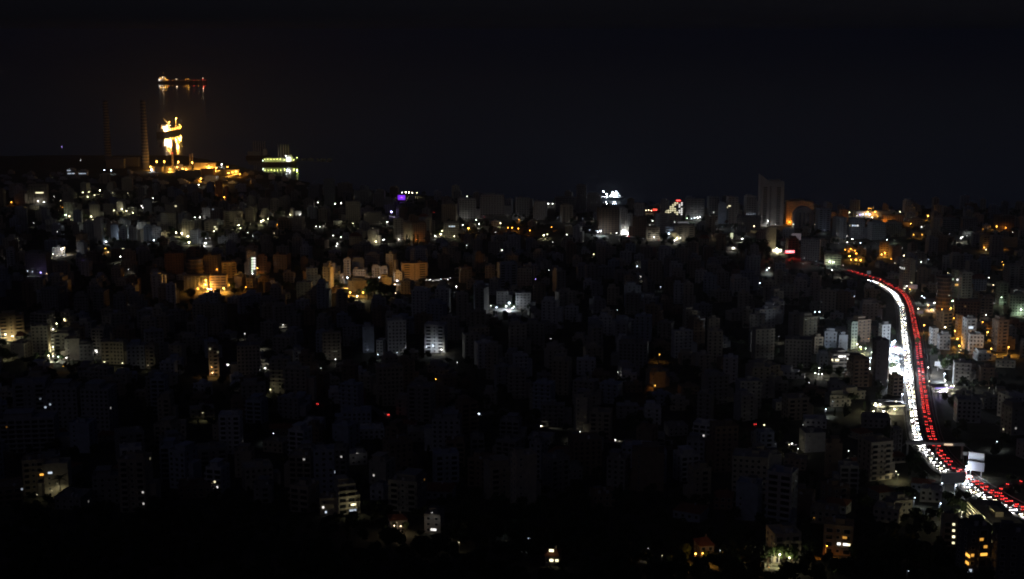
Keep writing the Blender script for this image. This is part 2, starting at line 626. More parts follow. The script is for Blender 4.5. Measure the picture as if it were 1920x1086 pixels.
def building(x0, x1, yt, yb, style, wall, rot, label, depth=None, name=None, cat='building', group=None, floors=None, auto=None, P=None, seed=None, mark=True):
    rr = random.Random(seed if seed is not None else int(x0 * 7 + yb * 13))
    if P is None:
        P = hit((x0 + x1) / 2, yb)
    dz = (P - EYE).dot(FW)
    mpp = dz / F
    Wd = (x1 - x0) * mpp
    h = max(3.0, (yb - yt) * mpp * 1.03)
    d = depth or min(max(Wd * 0.75, 9.0), 17.0)
    a = R(rot)
    view = math.atan2(P.x, P.y)                        # the direction one looks in to see it
    rel = a + view
    w = (Wd - d * abs(math.sin(rel))) / max(.3, abs(math.cos(rel)))
    if w < Wd * .4:
        w = Wd * .55
        d = min(d, max(6.0, (Wd - w * abs(math.cos(rel))) / max(.2, abs(math.sin(rel)))))
    off = (w * abs(math.sin(a)) + d * abs(math.cos(a))) / 2
    c = Vector((P.x + math.sin(view) * off, P.y + math.cos(view) * off, 0))
    c.z = P.z
    far = mpp > 0.30
    n = floors or max(1, round(h / 3.15))
    fh = h / n
    wm = MATS['wall_' + wall]
    nm = name or ('house' if n <= 3 else 'apartment_block')
    root = thing(nm, label, cat, c, a, group)
    if auto:
        auto_label(root, auto, (P.x, P.y, P.z + h / 2))
    M = Matrix.Translation(c) @ Matrix.Rotation(a, 4, 'Z')
    camL = M.inverted() @ EYE
    side = 1 if camL.x > 0 else -1
    sees_side = abs(camL.x) > w / 2 + 30
    bal = 0.0
    if style == 'round':
        r = w / 2
        MB().tube((0, 0, -6), (0, 0, h), r - 1.2, r - 1.2, wm, 28).build("wall", root)
        ring = MB()
        k = 28
        for (ra, z0, z1) in ((r, -0.15, 0.85),):
            for i in range(k):
                t0, t1 = 2 * math.pi * i / k, 2 * math.pi * (i + 1) / k
                nn = len(ring.v)
                for tt in (t0, t1):
                    for (q, z) in ((ra, z0), (ra, z1), (ra - .2, z1), (r - 1.3, z0 + .2), (r - 1.3, z0)):
                        ring.v.append((q * math.cos(tt), q * math.sin(tt), z))
                for (i0, i1) in ((0, 1), (1, 2), (2, 3), (4, 0)):
                    ring.f.append((nn + i0, nn + 5 + i0, nn + 5 + i1, nn + i1))
                    ring.mi.append(ring._m(wm))
        rm = ring.mesh("balcony")
        for f_ in range(1, n + 1):
            link("balcony", rm, root, (0, 0, f_ * fh))
        g = MB()
        for i in range(k):
            t0 = 2 * math.pi * (i + .15) / k
            t1 = 2 * math.pi * (i + .85) / k
            for f_ in range(n):
                nn = len(g.v)
                q = r - 1.17
                z0, z1 = f_ * fh + .9, f_ * fh + fh - .5
                g.v += [(q * math.cos(t0), q * math.sin(t0), z0), (q * math.cos(t1), q * math.sin(t1), z0), (q * math.cos(t1), q * math.sin(t1), z1), (q * math.cos(t0), q * math.sin(t0), z1)]
                g.f.append((nn, nn + 1, nn + 2, nn + 3))
                g.mi.append(g._m(GLASS))
        stuff(g.build("window_band", root))
        OBB.append((M.inverted(), w * .8, w * .8, h, root, fh, 1.0, mpp))
    else:
        if style == 'frame':
            for f_ in range(n + 1):
                link("floor_slab", unit_box(wm), root, (0, 0, f_ * fh), 0, (w, d, .3))
            nc = max(2, round(w / 4.5))
            for i in range(nc + 1):
                for y in (-d / 2 + .25, d / 2 - .25):
                    link("column", unit_box(wm), root, (-w / 2 + .25 + (w - .5) * i / nc, y, h / 2 - 2), 0, (.45, .45, h + 3.7))
            MB().box(-w / 2 + 1, w / 2 - 1, d / 2 - 2, d / 2 - 1.8, -5, h - .2, wm).build("rear_wall", root)
        elif style == 'house':
            eh = h * .72
            MB().box(-w / 2, w / 2, -d / 2, d / 2, -5, eh, wm).build("wall", root)
            mb = MB()
            e = .5
            v = [(-w / 2 - e, -d / 2 - e, eh), (w / 2 + e, -d / 2 - e, eh), (w / 2 + e, d / 2 + e, eh), (-w / 2 - e, d / 2 + e, eh), (-w / 4, 0, h), (w / 4, 0, h)]
            mb.v = v
            mb.f = [(0, 1, 5, 4), (1, 2, 5), (2, 3, 4, 5), (3, 0, 4), (3, 2, 1, 0)]
            mb.mi = [mb._m(TILE)] * 5
            mb.build("roof", root)
            MB().box(w * .12, w * .12 + .7, .5, 1.2, eh, h + .9, wm).build("chimney", root)
            n = max(1, round(eh / 3.0))
            fh = eh / n
        else:
            body = MB().box(-w / 2, w / 2, -d / 2, d / 2, -6, h, wm)
            body.build("wall", root)
            if style != 'shed' and w > 9 and h > 9 and mpp > .24:
                v_ = rr.random()
                if v_ < .45:
                    px0 = rr.uniform(-.45, -.1) * w
                    MB().box(px0, px0 + w * .5, -d * .3, d * .42, h + .01, h + 3.3, wm).box(px0 - .4, px0 + w * .5 + .4, -d * .3 - .8, d * .42 + .2, h + 3.3, h + 3.55, wm).build("penthouse", root)
                if .3 < v_ < .62 and P.y < 2600:
                    sg_ = rr.choice((-1, 1))
                    wx = sorted((sg_ * w / 2, sg_ * (w / 2 + w * .3)))
                    MB().box(wx[0], wx[1], -d * .25, d * .4, -6, h * rr.uniform(.35, .75), wm).build("side_wing", root)
            if style != 'shed':
                roof_bits(root, w, d, h, wm, rr, far)
            else:
                MB().box(-w / 2 - .3, w / 2 + .3, -d / 2 - .3, d / 2 + .3, h, h + .35, ROOF).build("roof", root)
                MB().box(-w * .3, -w * .3 + 3, -d / 2 - .08, -d / 2 + .02, 0, min(3.6, h * .7), SHUT).build("door", root)
        wins = []       # (x, y, z, rotz, ww, wh)
        if style == 'bands':
            bal = 1.5
            bm = MB().box(-w / 2 - .3, w / 2 + .3, -d / 2 - bal, -d / 2 - .003, -.2, 0, wm).box(-w / 2 - .3, w / 2 + .3, -d / 2 - bal, -d / 2 - bal + .12, 0, .95, wm)
            bm.box(-w / 2 - .3, -w / 2 - .18, -d / 2 - bal + .12, -d / 2 - .003, 0, .95, wm).box(w / 2 + .18, w / 2 + .3, -d / 2 - bal + .12, -d / 2 - .003, 0, .95, wm)
            me = bm.mesh("balcony")
            for f_ in range(1, n):
                link("balcony", me, root, (0, 0, f_ * fh))
            ns = max(1, round(w / 5.0))
            for f_ in range(n):
                for i in range(ns):
                    wins.append((-w / 2 + w * (i + .5) / ns, -d / 2, f_ * fh + 1.35, 0, w / ns * .72, 2.0))
        elif style == 'bal':
            bal = 1.4
            nb = 2 if w > 11 else 1
            bw = w * (.34 if nb == 2 else .5)
            bm = MB().box(-bw / 2, bw / 2, -bal, -.003, -.18, 0, wm).box(-bw / 2, bw / 2, -bal, -bal + .12, 0, .95, wm)
            bm.box(-bw / 2, -bw / 2 + .12, -bal + .12, -.003, 0, .95, wm).box(bw / 2 - .12, bw / 2, -bal + .12, -.003, 0, .95, wm)
            me = bm.mesh("balcony")
            xs = (-w * .3, w * .3) if nb == 2 else (w * .15,)
            for f_ in range(1, n):
                for x in xs:
                    link("balcony", me, root, (x, -d / 2, f_ * fh))
            for f_ in range(n):
                for x in xs:
                    wins.append((x, -d / 2, f_ * fh + 1.3, 0, bw * .62, 2.0))
                wins.append((0 if nb == 2 else -w * .3, -d / 2, f_ * fh + 1.6, 0, 1.3, 1.3))
        elif style in ('grid', 'house', 'strip'):
            nc = max(1, round(w / (3.4 if style != 'strip' else 6)))
            for f_ in range(n):
                for i in range(nc):
                    if rr.random() < .95:
                        wins.append((-w / 2 + w * (i + .5) / nc, -d / 2, f_ * fh + fh * .52, 0, min(1.5, w / nc * .55) if style != 'strip' else w / nc * .85, min(1.5, fh * .5)))
        elif style == 'blank':
            for f_ in range(n):
                if rr.random() < .8:
                    wins.append((-w * .28, -d / 2, f_ * fh + fh * .55, 0, 1.0, 1.1))
        if style in ('bands', 'bal', 'grid', 'house', 'blank', 'strip') and sees_side and d > 5:
            nc = max(1, round(d / 5.5))
            for f_ in range(n):
                for i in range(nc):
                    wins.append((side * w / 2, -d / 2 + d * (i + .5) / nc, f_ * fh + fh * .52, side * math.pi / 2, 1.3, min(1.5, fh * .5)))
        if wins:
            if far and len(wins) > 12:
                mb = MB()
                for (x, y, z, rz, ww, wh) in wins:
                    if rz == 0:
                        mb.box(x - ww / 2, x + ww / 2, y - .06, y + .02, z - wh / 2, z + wh / 2, GLASS)
                    else:
                        sx = x + .06 * side
                        mb.box(min(x - .02 * side, sx), max(x - .02 * side, sx), y - ww / 2, y + ww / 2, z - wh / 2, z + wh / 2, GLASS)
                stuff(mb.build("window_panes", root))
            else:
                for (x, y, z, rz, ww, wh) in wins:
                    link("window", win_mesh(('win', round(ww, 1), round(wh, 1)), round(ww, 1), round(wh, 1)), root, (x, y, z), rz)
        OBB.append((M.inverted(), w, d, h, root, fh, bal, mpp))
    if mark:
        RECTS.append((x0, x1, yt, yb, dz))
    FOOT.append((c.x, c.y, math.hypot(w, d) / 2))
    return root, M, w, d, h, fh


SPEC = """
125 143 319 330 strip white 5 | low pale building with fluorescent windows left of the striped chimneys
146 166 322 330 strip white 5 | long low building with a row of cool windows near the chimneys
188 207 329 345 bal cream 15 | yellow-lit five-storey block below the left striped chimney
202 218 345 358 blank cream -12 | plain yellowish block under the yellow-lit five-storey block
229 250 336 358 grid beige 10 | dim grey-yellow block beside a small white lamp
55 92 349 382 bands beige 8 | banded block with one bright strip of windows above lit shops
0 12 357 388 bal ochre -10 | ochre block cut by the edge of the view beside an orange lit strip
30 52 366 384 grid beige 0 | low beige block above a warm lamp near the orange strip
152 170 345 364 grid cream -15 | dim cream block between two warm white lamps
194 213 385 404 grid cream 12 | small yellow-lit block with dark window openings above the blue-lit walls
220 236 380 397 blank white -8 | narrow floodlit wall beside a lit lane above the blue-lit walls
240 257 391 402 strip white 6 | low white flat-roofed building glaring under a yellow lamp
269 286 378 400 blank blue 10 | pale blue windowless block beside two tiny lamps
178 196 412 462 blank grey -6 | tall grey-blue blank slab beside a bright street lamp
160 178 418 450 grid concrete 12 | dark concrete block left of the tall grey-blue slab
209 223 424 449 blank blue 14 | pale blue wall at the left end of the blue-lit apartment walls
225 241 429 451 bal white -8 | block with the brightest bluish glare among the apartment walls
242 257 429 451 grid white 12 | bright bluish white block with a lit right corner
258 270 432 454 bands beige -12 | dim beige balcony block right of the bluish glare
270 286 426 452 bal blue -10 | grey-blue balcony block in the middle of the blue-lit walls
286 303 429 452 grid white 14 | bluish white block with small square windows at the right end
303 331 402 434 grid cream 10 | broad dim yellow block with a grid of windows above a lit tree
342 366 416 444 bands cream 6 | yellow floodlit block with stacked curved balconies above a bright street
366 378 414 434 bal cream -12 | narrow yellowish balcony block right of the floodlit balconies
357 377 434 458 grid blue -14 | violet-blue four-storey house beside a dark tree and white lamp
384 409 417 436 bal cream 8 | yellowish block with three lit windows above the white glare
420 456 398 424 bal beige 10 | wide dim yellow block with balconies at the top of the slope
395 420 392 414 grid beige -8 | dim yellow block with two lit windows on its top floor
310 345 386 404 grid beige -14 | low dim block above the broad yellow block with window grid
440 455 410 424 bands cream 15 | lit yellow block end beside white lights at a tree
460 482 392 416 grid beige -10 | dim beige block left of the floodlit garden wall
364 405 306 322 shed cream 8 | big orange-lit warehouse with a plain bright front wall
290 306 314 323 shed cream 0 | small glowing orange shed below two tall lamps
308 329 313 323 strip cream 4 | long glowing orange shed with openings in the plant yard
344 363 312 322 grid cream 0 | orange-lit plant hall left of the big warehouse
332 343 309 318 shed beige 6 | small lit store between the plant sheds
376 404 318 330 shed ochre -6 | dim ochre hall in front of the big orange warehouse
330 378 321 334 shed dark 5 | dark flat-roofed hall in front of the glowing sheds
340 349 321 333 blank concrete 10 | pale concrete block standing against the dark hall
424 448 319 327 shed cream 10 | low building with a brilliant orange lit edge
384 411 331 343 strip blue 6 | bluish white low building behind the very bright orange lamp
388 403 344 362 blank blue -8 | wall with a white cone of light left of the bright lamp
404 418 342 370 bal ochre 14 | orange tower under the very bright lamp with balconies on its side
422 429 352 371 blank brick -6 | narrow red-orange wall right of the lamp-topped tower
446 462 347 360 grid white 8 | small white house with three dark windows near the harbour
200 235 300 316 shed dark 4 | dark boiler house between the two striped chimneys
205 262 296 312 shed dark 0 | long dark turbine hall behind the chimneys
348 386 489 540 round brown 0 | dark round building with glowing curved balcony edges
346 392 519 545 frame concrete 6 | unfinished concrete frame with columns lit orange beside the court
384 416 481 516 grid ochre -8 | orange-lit block with window grid above the court
416 444 494 522 bal ochre 14 | orange-lit block with two dark balconies beside the court
394 427 519 543 strip ochre 5 | low shop with an orange front under two lamps
440 462 520 540 blank ochre -18 | orange wall with bright posts right of the court lamps
462 482 524 540 strip brown -18 | dim brown shed continuing the orange post wall
464 482 474 516 blank grey 6 | grey stair tower with a bright white vertical strip
481 502 483 513 bal brick 8 | dim red-brown balcony block right of the white-striped stairwell
513 546 480 512 grid brown -10 | dim brown block with windows two along from the stairwell
563 578 486 506 blank brown 10 | small brown block catching orange light
310 345 478 515 grid brick 12 | dim red-brown block left of the round building
350 384 470 492 bal brick -10 | dim red block just behind the round building
490 504 393 414 bal cream 10 | cream block floodlit from below beside a lit tree
543 553 393 406 grid cream -8 | small cream block with lit windows left of a white lamp
554 566 396 406 shed white 6 | low white roof glaring under a white lamp
506 524 376 396 bal beige 14 | dim beige balcony block above the floodlit garden wall
524 545 372 394 grid beige -10 | dim beige block with windows, taller of the pair
485 505 374 394 blank beige 8 | dim plain block at the end of the beige row
608 629 340 384 grid concrete 6 | dim concrete tower with scattered faint windows by the shore
578 604 350 378 grid concrete -10 | grey block left of the dim concrete shore tower
598 620 394 416 bal beige -14 | dim balcony block below the greenish lamps
635 648 392 413 bal beige 8 | narrow dim yellow block beside the tall yellow pair
648 676 381 419 grid cream 12 | tall dim yellow block with a darker side wall
664 700 360 384 strip concrete -6 | long banded grey block on the shore
682 716 400 423 grid cream 10 | pale house-like block with a row of windows by the violet lamp
655 678 438 460 house ochre 8 | small orange-tinted house below the pale house row
690 711 433 457 blank cream -12 | yellow wall lit from below beside a starry white lamp
521 548 414 434 bands ochre 12 | warm-lit low balcony block with a tiny orange lamp
548 572 410 434 grid beige -10 | dim beige block joined to the warm-lit balcony block
738 757 413 454 bal cream 14 | narrow tower with a ladder of lit balconies near cypresses
752 773 420 450 blank cream 6 | smooth cream wall lit from below behind the cypresses
772 800 421 453 grid ochre 12 | orange-tinted block with vertical ribs right of the cypresses
796 809 413 442 bal cream -8 | narrow balcony block at the end of the cypress group
832 861 420 446 grid cream 6 | warm square block with two cool lit windows at the top
784 804 402 419 house blue -8 | pale blue small church-like building above the cypresses
858 892 376 412 bands white 10 | block with six white balcony bands below a white rooftop lamp
828 858 386 416 grid beige -8 | dim beige block left of the six white bands
898 946 368 404 bands grey 6 | wide grey slab with many thin balcony lines
943 962 376 400 bal white -10 | narrow pale balcony block right of the thin-lined slab
768 802 470 494 grid white 10 | pale unlit house on the dark slope
645 658 488 520 bal white 4 | narrow white four-storey house with dark side windows
660 683 489 510 blank blue 8 | violet-white blank house behind the low white row
662 689 507 521 grid white -4 | low white house with a row of small dark windows
697 716 503 520 grid white 10 | left of the two joined white houses above the lamps
712 730 505 521 bal white -6 | right of the two joined white houses above the lamps
738 754 512 528 grid white 12 | small white house at the end of the white row
752 802 496 526 bal ochre 8 | wide dull orange block right of the white row
684 720 478 500 grid grey -12 | dim violet-grey house above the joined white houses
653 694 528 548 blank cream 0 | long orange-lit retaining wall behind the left starry lamp
712 735 522 540 blank cream 4 | bright orange wall behind the right starry lamp
932 970 497 540 bal blue 10 | dim bluish balcony tower on the dark slope
970 1000 505 540 grid concrete -8 | dark concrete block beside the dim bluish tower
1080 1099 350 400 grid concrete 6 | dark tall tower left of the floodlit pier
1100 1126 367 402 grid concrete -8 | dark tower with four lit flats beside the floodlit pier
1040 1078 372 400 strip concrete 4 | long dark block left of the dark tall tower
1118 1163 393 440 bands brown 8 | wide brown banded block below the pier
1161 1176 394 441 grid white 10 | white slim tower lit from below with dazzling shopfront
1176 1186 404 441 bal white -14 | narrow balcony block joined to the dazzling slim tower
966 992 373 408 bands grey 6 | grey banded block two along from the thin-lined slab
1000 1026 380 412 grid concrete -8 | plain grey block above the row of white shore lamps
1050 1074 388 418 bal beige 10 | beige balcony block below the long dark block
1189 1208 384 416 grid grey -6 | slim grey tower between the pier and the red shore sign
1284 1320 376 412 strip concrete 4 | wide dim striped block right of the lit stepped offices
1528 1556 394 434 bal blue 6 | dim blue block right of the dark arched block
1418 1444 436 462 grid beige -8 | low beige block left of the tall cream wall
1228 1252 403 440 grid grey -4 | grey gridded office block with square bays
1251 1269 405 434 bal grey 10 | dim balcony block with two bright lamps beside the grey grid
1264 1302 426 452 bal cream 8 | cream four-storey block carrying a roof billboard
1248 1264 428 443 strip blue -6 | bluish white shopfront left of the cream block
1211 1236 429 452 strip beige 4 | low shop with glowing door above red car lights
1186 1212 410 444 grid brown -8 | dim brown block between the dazzling tower and red lights
1322 1346 407 436 bal beige 12 | beige and grey block below the three thin towers
1325 1348 372 410 bands grey 5 | first of three thin banded towers, half dark
1361 1383 372 420 bands grey 5 | second of three thin banded towers, with one lit flat
1394 1417 371 412 bands white 5 | third of three thin banded towers, the palest
1346 1362 384 420 blank blue -6 | dark glassy block between the first two thin towers
1380 1426 408 432 grid concrete -6 | low grey block in front of the pointed tower
1342 1359 443 470 bal ochre 14 | small block with lit ochre balconies
1312 1330 442 462 house beige -10 | small house with a pale lit gable wall
1435 1454 430 474 blank cream -8 | tall cream wall lit from below beside the shop lamps
1471 1523 380 420 grid ochre 0 | orange hotel, broad and flat-roofed, all washed in sodium light
1472 1496 450 482 bands brick 6 | red-lit shop block with banded floors under a billboard
1501 1538 452 490 grid grey -18 | grey office block with a lit grid of pale windows
1545 1576 479 500 strip cream -10 | small station house with a green-white lit canopy
1573 1590 396 418 grid ochre 8 | orange-lit small block left of the seafront domed hall
1600 1668 397 407 shed cream 2 | long seafront hall with golden lit roof
1652 1693 406 424 grid ochre -10 | broad orange-lit block right of the golden seafront hall
1560 1586 410 450 bal blue 8 | dim blue-grey tower with pale vertical strip
1590 1620 415 448 grid blue -6 | dim blue block with a row of four lit windows
1626 1660 420 450 grid blue 10 | dim blue block with pale vertical ribs
1660 1690 420 444 grid green -8 | dim greenish block below the broad orange-lit block
1700 1730 413 424 strip beige 6 | peach-lit low building with a broad roof
1707 1734 435 446 shed ochre 4 | low yellow-lit shed among dark roofs
1648 1666 456 482 bal ochre -12 | small orange-lit house with a golden garden
1666 1690 464 486 blank brown 6 | dull red-brown wall beside the golden garden house
1862 1899 406 432 bands brown 3 | brown-orange framed block alone on the dark skyline
1836 1856 444 470 bands ochre 10 | orange-lit stepped villa below the lone framed block
1872 1906 449 464 blank ochre -16 | long dim orange wall at the far edge of the dark quarter
1760 1796 412 434 strip concrete 4 | dark wide block with faint stripes beside the warm lamp
1800 1832 411 432 grid concrete -6 | dark block with faint windows on the skyline
1685 1700 488 545 grid cream 16 | bell-gabled pale building with lit narrow windows
1697 1714 490 540 blank cream 16 | plain side wing of the bell-gabled building
1749 1786 524 590 round brown 0 | round banded block of stacked brown balconies
1781 1796 509 566 blank green 8 | slim green-grey tower behind the round banded block
1792 1819 513 568 bal grey 10 | pale tower with vertical fins and one yellow window
1820 1848 516 545 house blue -8 | dim blue-white villa right of the finned tower
1787 1834 568 602 grid brick -14 | wide red-brown gridded block with lower orange glow
1832 1860 560 602 bal brown -6 | dim brown wing with lit balconies beside the gridded block
1754 1784 588 618 bands ochre 22 | orange-lit slanting balcony block below the bright yard
1790 1804 594 632 blank ochre 4 | tall smooth orange wall behind a street lamp
1802 1828 600 655 bal white 8 | tall bluish white block with fins below the gridded block
1814 1842 630 664 grid white -10 | stepped white front joined to the bluish white block
1741 1758 618 648 blank white 6 | white panel-fronted shop beside the red carriageway
1756 1781 630 656 grid grey -4 | grey box with four square windows beside the white panels
1858 1888 603 660 bal brown 10 | tall dark brown block between two orange glows
1884 1902 638 656 blank ochre -10 | small box wall glowing orange yellow
1866 1888 533 572 bal green 8 | cyan-tinted balcony block with one bright floor
1889 1918 556 592 grid green -12 | cyan-lit white house at the far edge
1880 1918 500 545 bal concrete 6 | dim grey tower at the edge above the cyan block
1632 1663 641 726 blank dark 6 | dark blank block shading the floodlit car lot
1646 1668 611 648 grid grey 8 | pale gridded block above the floodlit car lot
1588 1606 606 655 grid green 10 | greenish tall block beside a yellow-lit yard
1566 1588 630 664 blank blue 6 | pale blue blank slab next to the greenish block
1543 1567 624 664 grid blue -6 | dim blue slab with vertical strips
1520 1543 634 664 bal beige 10 | dim block at the end of the blue slabs
1586 1628 676 726 bal brown 10 | brown balcony block lit from its right side
1552 1592 666 700 strip concrete 4 | low dark block with a row of bright square windows
1664 1692 708 742 bands beige 12 | beige shop house with dark awnings by the white carriageway
1470 1520 640 690 grid concrete -10 | dark gridded slab left of the blue slabs
1606 1670 832 902 bal beige 16 | pale balcony block left of the footbridge
1545 1577 834 896 blank brown -6 | plain brown windowless slab left of the pale balcony block
1668 1690 806 850 frame concrete 6 | dark open frame building beside the white carriageway
1790 1852 990 1092 bal dark 10 | nearer window-lit tower with warm lights on three floors
1856 1925 1002 1098 grid dark -8 | dark corner tower at the lower edge of the view
1762 1796 978 1025 bands beige -12 | block with a bright vertical stair light
1543 1598 990 1042 bal ochre -16 | block with an orange side wall and three lit windows
1434 1500 1004 1056 bal cream 8 | yellow-lit block half hidden by branches
1300 1338 1014 1048 house ochre 10 | glowing orange house behind a dark tree
1022 1052 1036 1062 house beige -8 | small house with three glowing yellow windows
728 764 970 992 house cream 12 | villa with a brilliant warm terrace
796 834 968 1000 grid concrete -10 | dark villa with a lit window below a white lamp
628 668 912 966 bands cream 20 | terraced villa with pale slabs and a yellow lit room
545 600 916 962 bands beige -22 | dim villa with a slanting pale eave
600 640 938 966 blank beige 6 | dim beige wall left of the terraced villa
46 88 866 930 bal beige 14 | left wing of the block behind the palm, one golden window
86 136 872 932 blank cream 8 | pale-lit right wing of the block behind the palm
388 432 880 930 bands white -16 | dark villa with white roof edges and two lit windows
176 230 896 946 grid concrete 10 | dim grey block right of the palm-fronted wings
30 95 722 812 bal grey 12 | left third of the wide terrace complex
92 158 730 812 grid grey 4 | middle third of the wide terrace complex, with two bluish windows
156 222 732 812 grid grey -4 | right third of the wide terrace complex, gridded front
6 112 788 850 bands grey 8 | long lower terrace in front of the wide complex
134 184 796 850 blank blue -6 | smooth bluish block in front of the wide complex
705 757 692 762 grid beige 14 | apartment block with reddish glow on its lower floors
764 818 728 792 bal concrete -10 | dim grey block right of the red-glowing apartments
680 702 615 662 blank blue 8 | narrow bluish lit wall left of the white gridded tower
726 762 604 668 grid white 10 | white gridded tower with dark window columns
706 724 640 668 grid white -14 | small white block at the foot of the white gridded tower
796 840 612 662 bal white -8 | cool-lit balcony block with a dazzling ground floor
1075 1101 748 822 blank cream 6 | tall pale slab with a column of small windows
1104 1148 776 826 bal beige -10 | dim balcony block right of the tall pale slab
1328 1382 802 886 grid brown 8 | gridded dark tower with a flat roof slab
1288 1332 882 946 bal beige 14 | dim corner block with deep balconies below the gridded tower
1338 1374 924 956 house brick -12 | dim reddish house below the gridded dark tower
1184 1244 852 922 blank brown -6 | large plain brown block with a smooth front
1064 1128 828 892 grid brown 10 | dim brown block with rows of dark windows
882 908 822 862 bands concrete 6 | small dark block with three reddish balcony lines
1210 1248 700 728 blank ochre 10 | small wall catching warm light on the dark slope
1160 1216 646 690 grid concrete -10 | dark fluted slab on the slope
0 47 596 640 bal ochre 18 | large cream and orange-lit villa at the left edge
30 49 624 648 house cream 6 | little floodlit cottage with a gable, beside the large villa
22 62 646 672 blank stone -12 | low dark stone house in front of the little cottage
62 97 614 668 grid cream 6 | cream block with a clear grid of dark windows
60 104 590 622 bands concrete -10 | dark terraced block above the cream gridded block
95 108 630 662 bands white 8 | narrow dazzling white lit front beside the cream gridded block
104 152 628 668 bal cream -8 | wide cream block lit from its left side
124 151 638 676 blank cream 16 | block with a bright white left corner among the villas
150 176 648 676 grid concrete 6 | dim grey block between the villas and the balcony house
174 208 619 668 bal cream -10 | cream balcony house standing higher than the row
191 210 643 684 bal cream 10 | small balcony block in front of the higher balcony house
208 242 644 684 grid cream -8 | cream block with a lit left edge right of the balcony house
240 276 650 692 grid blue 6 | bluish flat block near the end of the villa row
274 300 650 692 bal beige -12 | last dim beige block of the villa row
392 412 652 706 bal beige 14 | dark block with one warm lit stair column
446 490 650 704 grid concrete 8 | dim grey block right of the street car lights
80 122 544 584 grid concrete -8 | dim grey block above the dark gully
140 168 556 584 grid concrete 10 | dim low block right along the dark gully
176 206 548 584 bal concrete -10 | dim taller block with balconies along the gully
214 240 556 586 grid concrete 8 | dim block with a tiny white lamp on its roof corner
14 30 470 502 bal white 10 | pale narrow balcony block at the left edge above blue dots
50 98 478 516 grid concrete -8 | dark club building with small blue and violet lights
"""
groups = {}
for row in SPEC.strip().splitlines():
    a, lab = row.split('|')
    q = a.split()
    x0, x1, yt, yb = map(float, q[:4])
    kw = {}
    if 'hotel' in lab:
        kw['name'] = 'hotel'
    elif q[4] == 'shed':
        kw.update(name='warehouse', cat='warehouse')
    elif q[4] == 'house' or (yb - yt) < 24 and q[4] not in ('frame', 'round'):
        kw['name'] = 'house'
        kw['cat'] = 'house'
    if q[4] == 'round':
        kw['floors'] = 9 if x0 > 1000 else 7
    res = building(x0, x1, yt, yb, q[4], q[5], float(q[6]), lab.strip(), **kw)
    if 'hotel' in lab:
        HOTEL = res
    elif 'big orange-lit warehouse' in lab:
        WAREHOUSE = res


# -------- landmark buildings with shapes of their own
def base_frame(x0, x1, yt, yb):
    P = hit((x0 + x1) / 2, yb)
    dz = (P - EYE).dot(FW)
    mpp = dz / F
    RECTS.append((x0, x1, yt, yb, dz))
    return P, mpp, (x1 - x0) * mpp, (yb - yt) * mpp * 1.03


def reg(P, off, w, d, h, root, fh, mpp):
    M = Matrix.Translation((P.x, P.y + off, P.z))
    OBB.append((M.inverted(), w, d, h, root, fh, 0.0, mpp))
    FOOT.append((P.x, P.y + off, max(w, d) / 2))


# tall pointed tower
P, mpp, w, h = base_frame(1423, 1468, 330, 424)
root = thing('tower_block', 'tall pointed tower with a swept roof and dark vertical window strips', 'tower', (P.x, P.y + 9, P.z))
hl = h * .86
prof = [(-w / 2, -6), (w / 2, -6), (w / 2, hl), (w * .1, hl), (-w * .1, hl + .012 * h), (-w * .25, hl + .05 * h), (-w * .38, hl + .10 * h), (-w / 2, h)]
MB().prism(prof, -9, 9, MATS['wall_grey']).build('wall', root)
for (a, bb, m) in ((-.36, -.20, GLASS), (.20, .36, GLASS)):
    n = 22
    for i in range(n):
        z = hl * .86 * (i + .5) / n
        add_box_part('window', root, m, w * (a + bb) / 2, -9.03, z + 2, w * (bb - a), .14, hl * .86 / n * .66)
for i in range(24):
    add_box_part('window', root, GLASS, -w * .06, -9.03, 3 + hl * .88 * i / 24, w * .07, .14, 1.4)
for x in (-w * .42, -w * .14, w * .06, w * .42):
    add_box_part('rib', root, MATS['wall_grey'], x, -9.25, hl * .45, w * .05, .5, hl * .9)
MB().box(-w * .1, w * .35, -5, 5, hl + .01, hl + 3, MATS['wall_stone']).build('plant_room', root)
reg(P, 9, w, 18, hl, root, 3.2, mpp)
TOWER = (P.copy(), w)

# dark arched block in front of the hotel
P, mpp, w, h = base_frame(1488, 1526, 389, 428)
root = thing('arched_block', 'dark block with a rounded arched roof in front of the orange hotel', 'building', (P.x, P.y + 8, P.z))
prof = [(-w / 2, -6), (w / 2, -6), (w / 2, h * .55)] + [(w / 2 * math.cos(R(t)), h * .55 + h * .45 * math.sin(R(t))) for t in range(15, 180, 15)] + [(-w / 2, h * .55)]
MB().prism(prof, -8, 8, MATS['wall_grey']).build('wall', root)
for x in (-.3, -.1, .1, .3):
    add_box_part('rib', root, MATS['wall_stone'], x * w, -8.2, h * .35, w * .09, .4, h * .7)
for f_ in range(9):
    for x in (-.2, 0, .2):
        add_box_part('window', root, GLASS, x * w, -8.03, 2 + f_ * h * .08, w * .08, .12, h * .045)
reg(P, 8, w, 16, h * .6, root, 3.2, mpp)

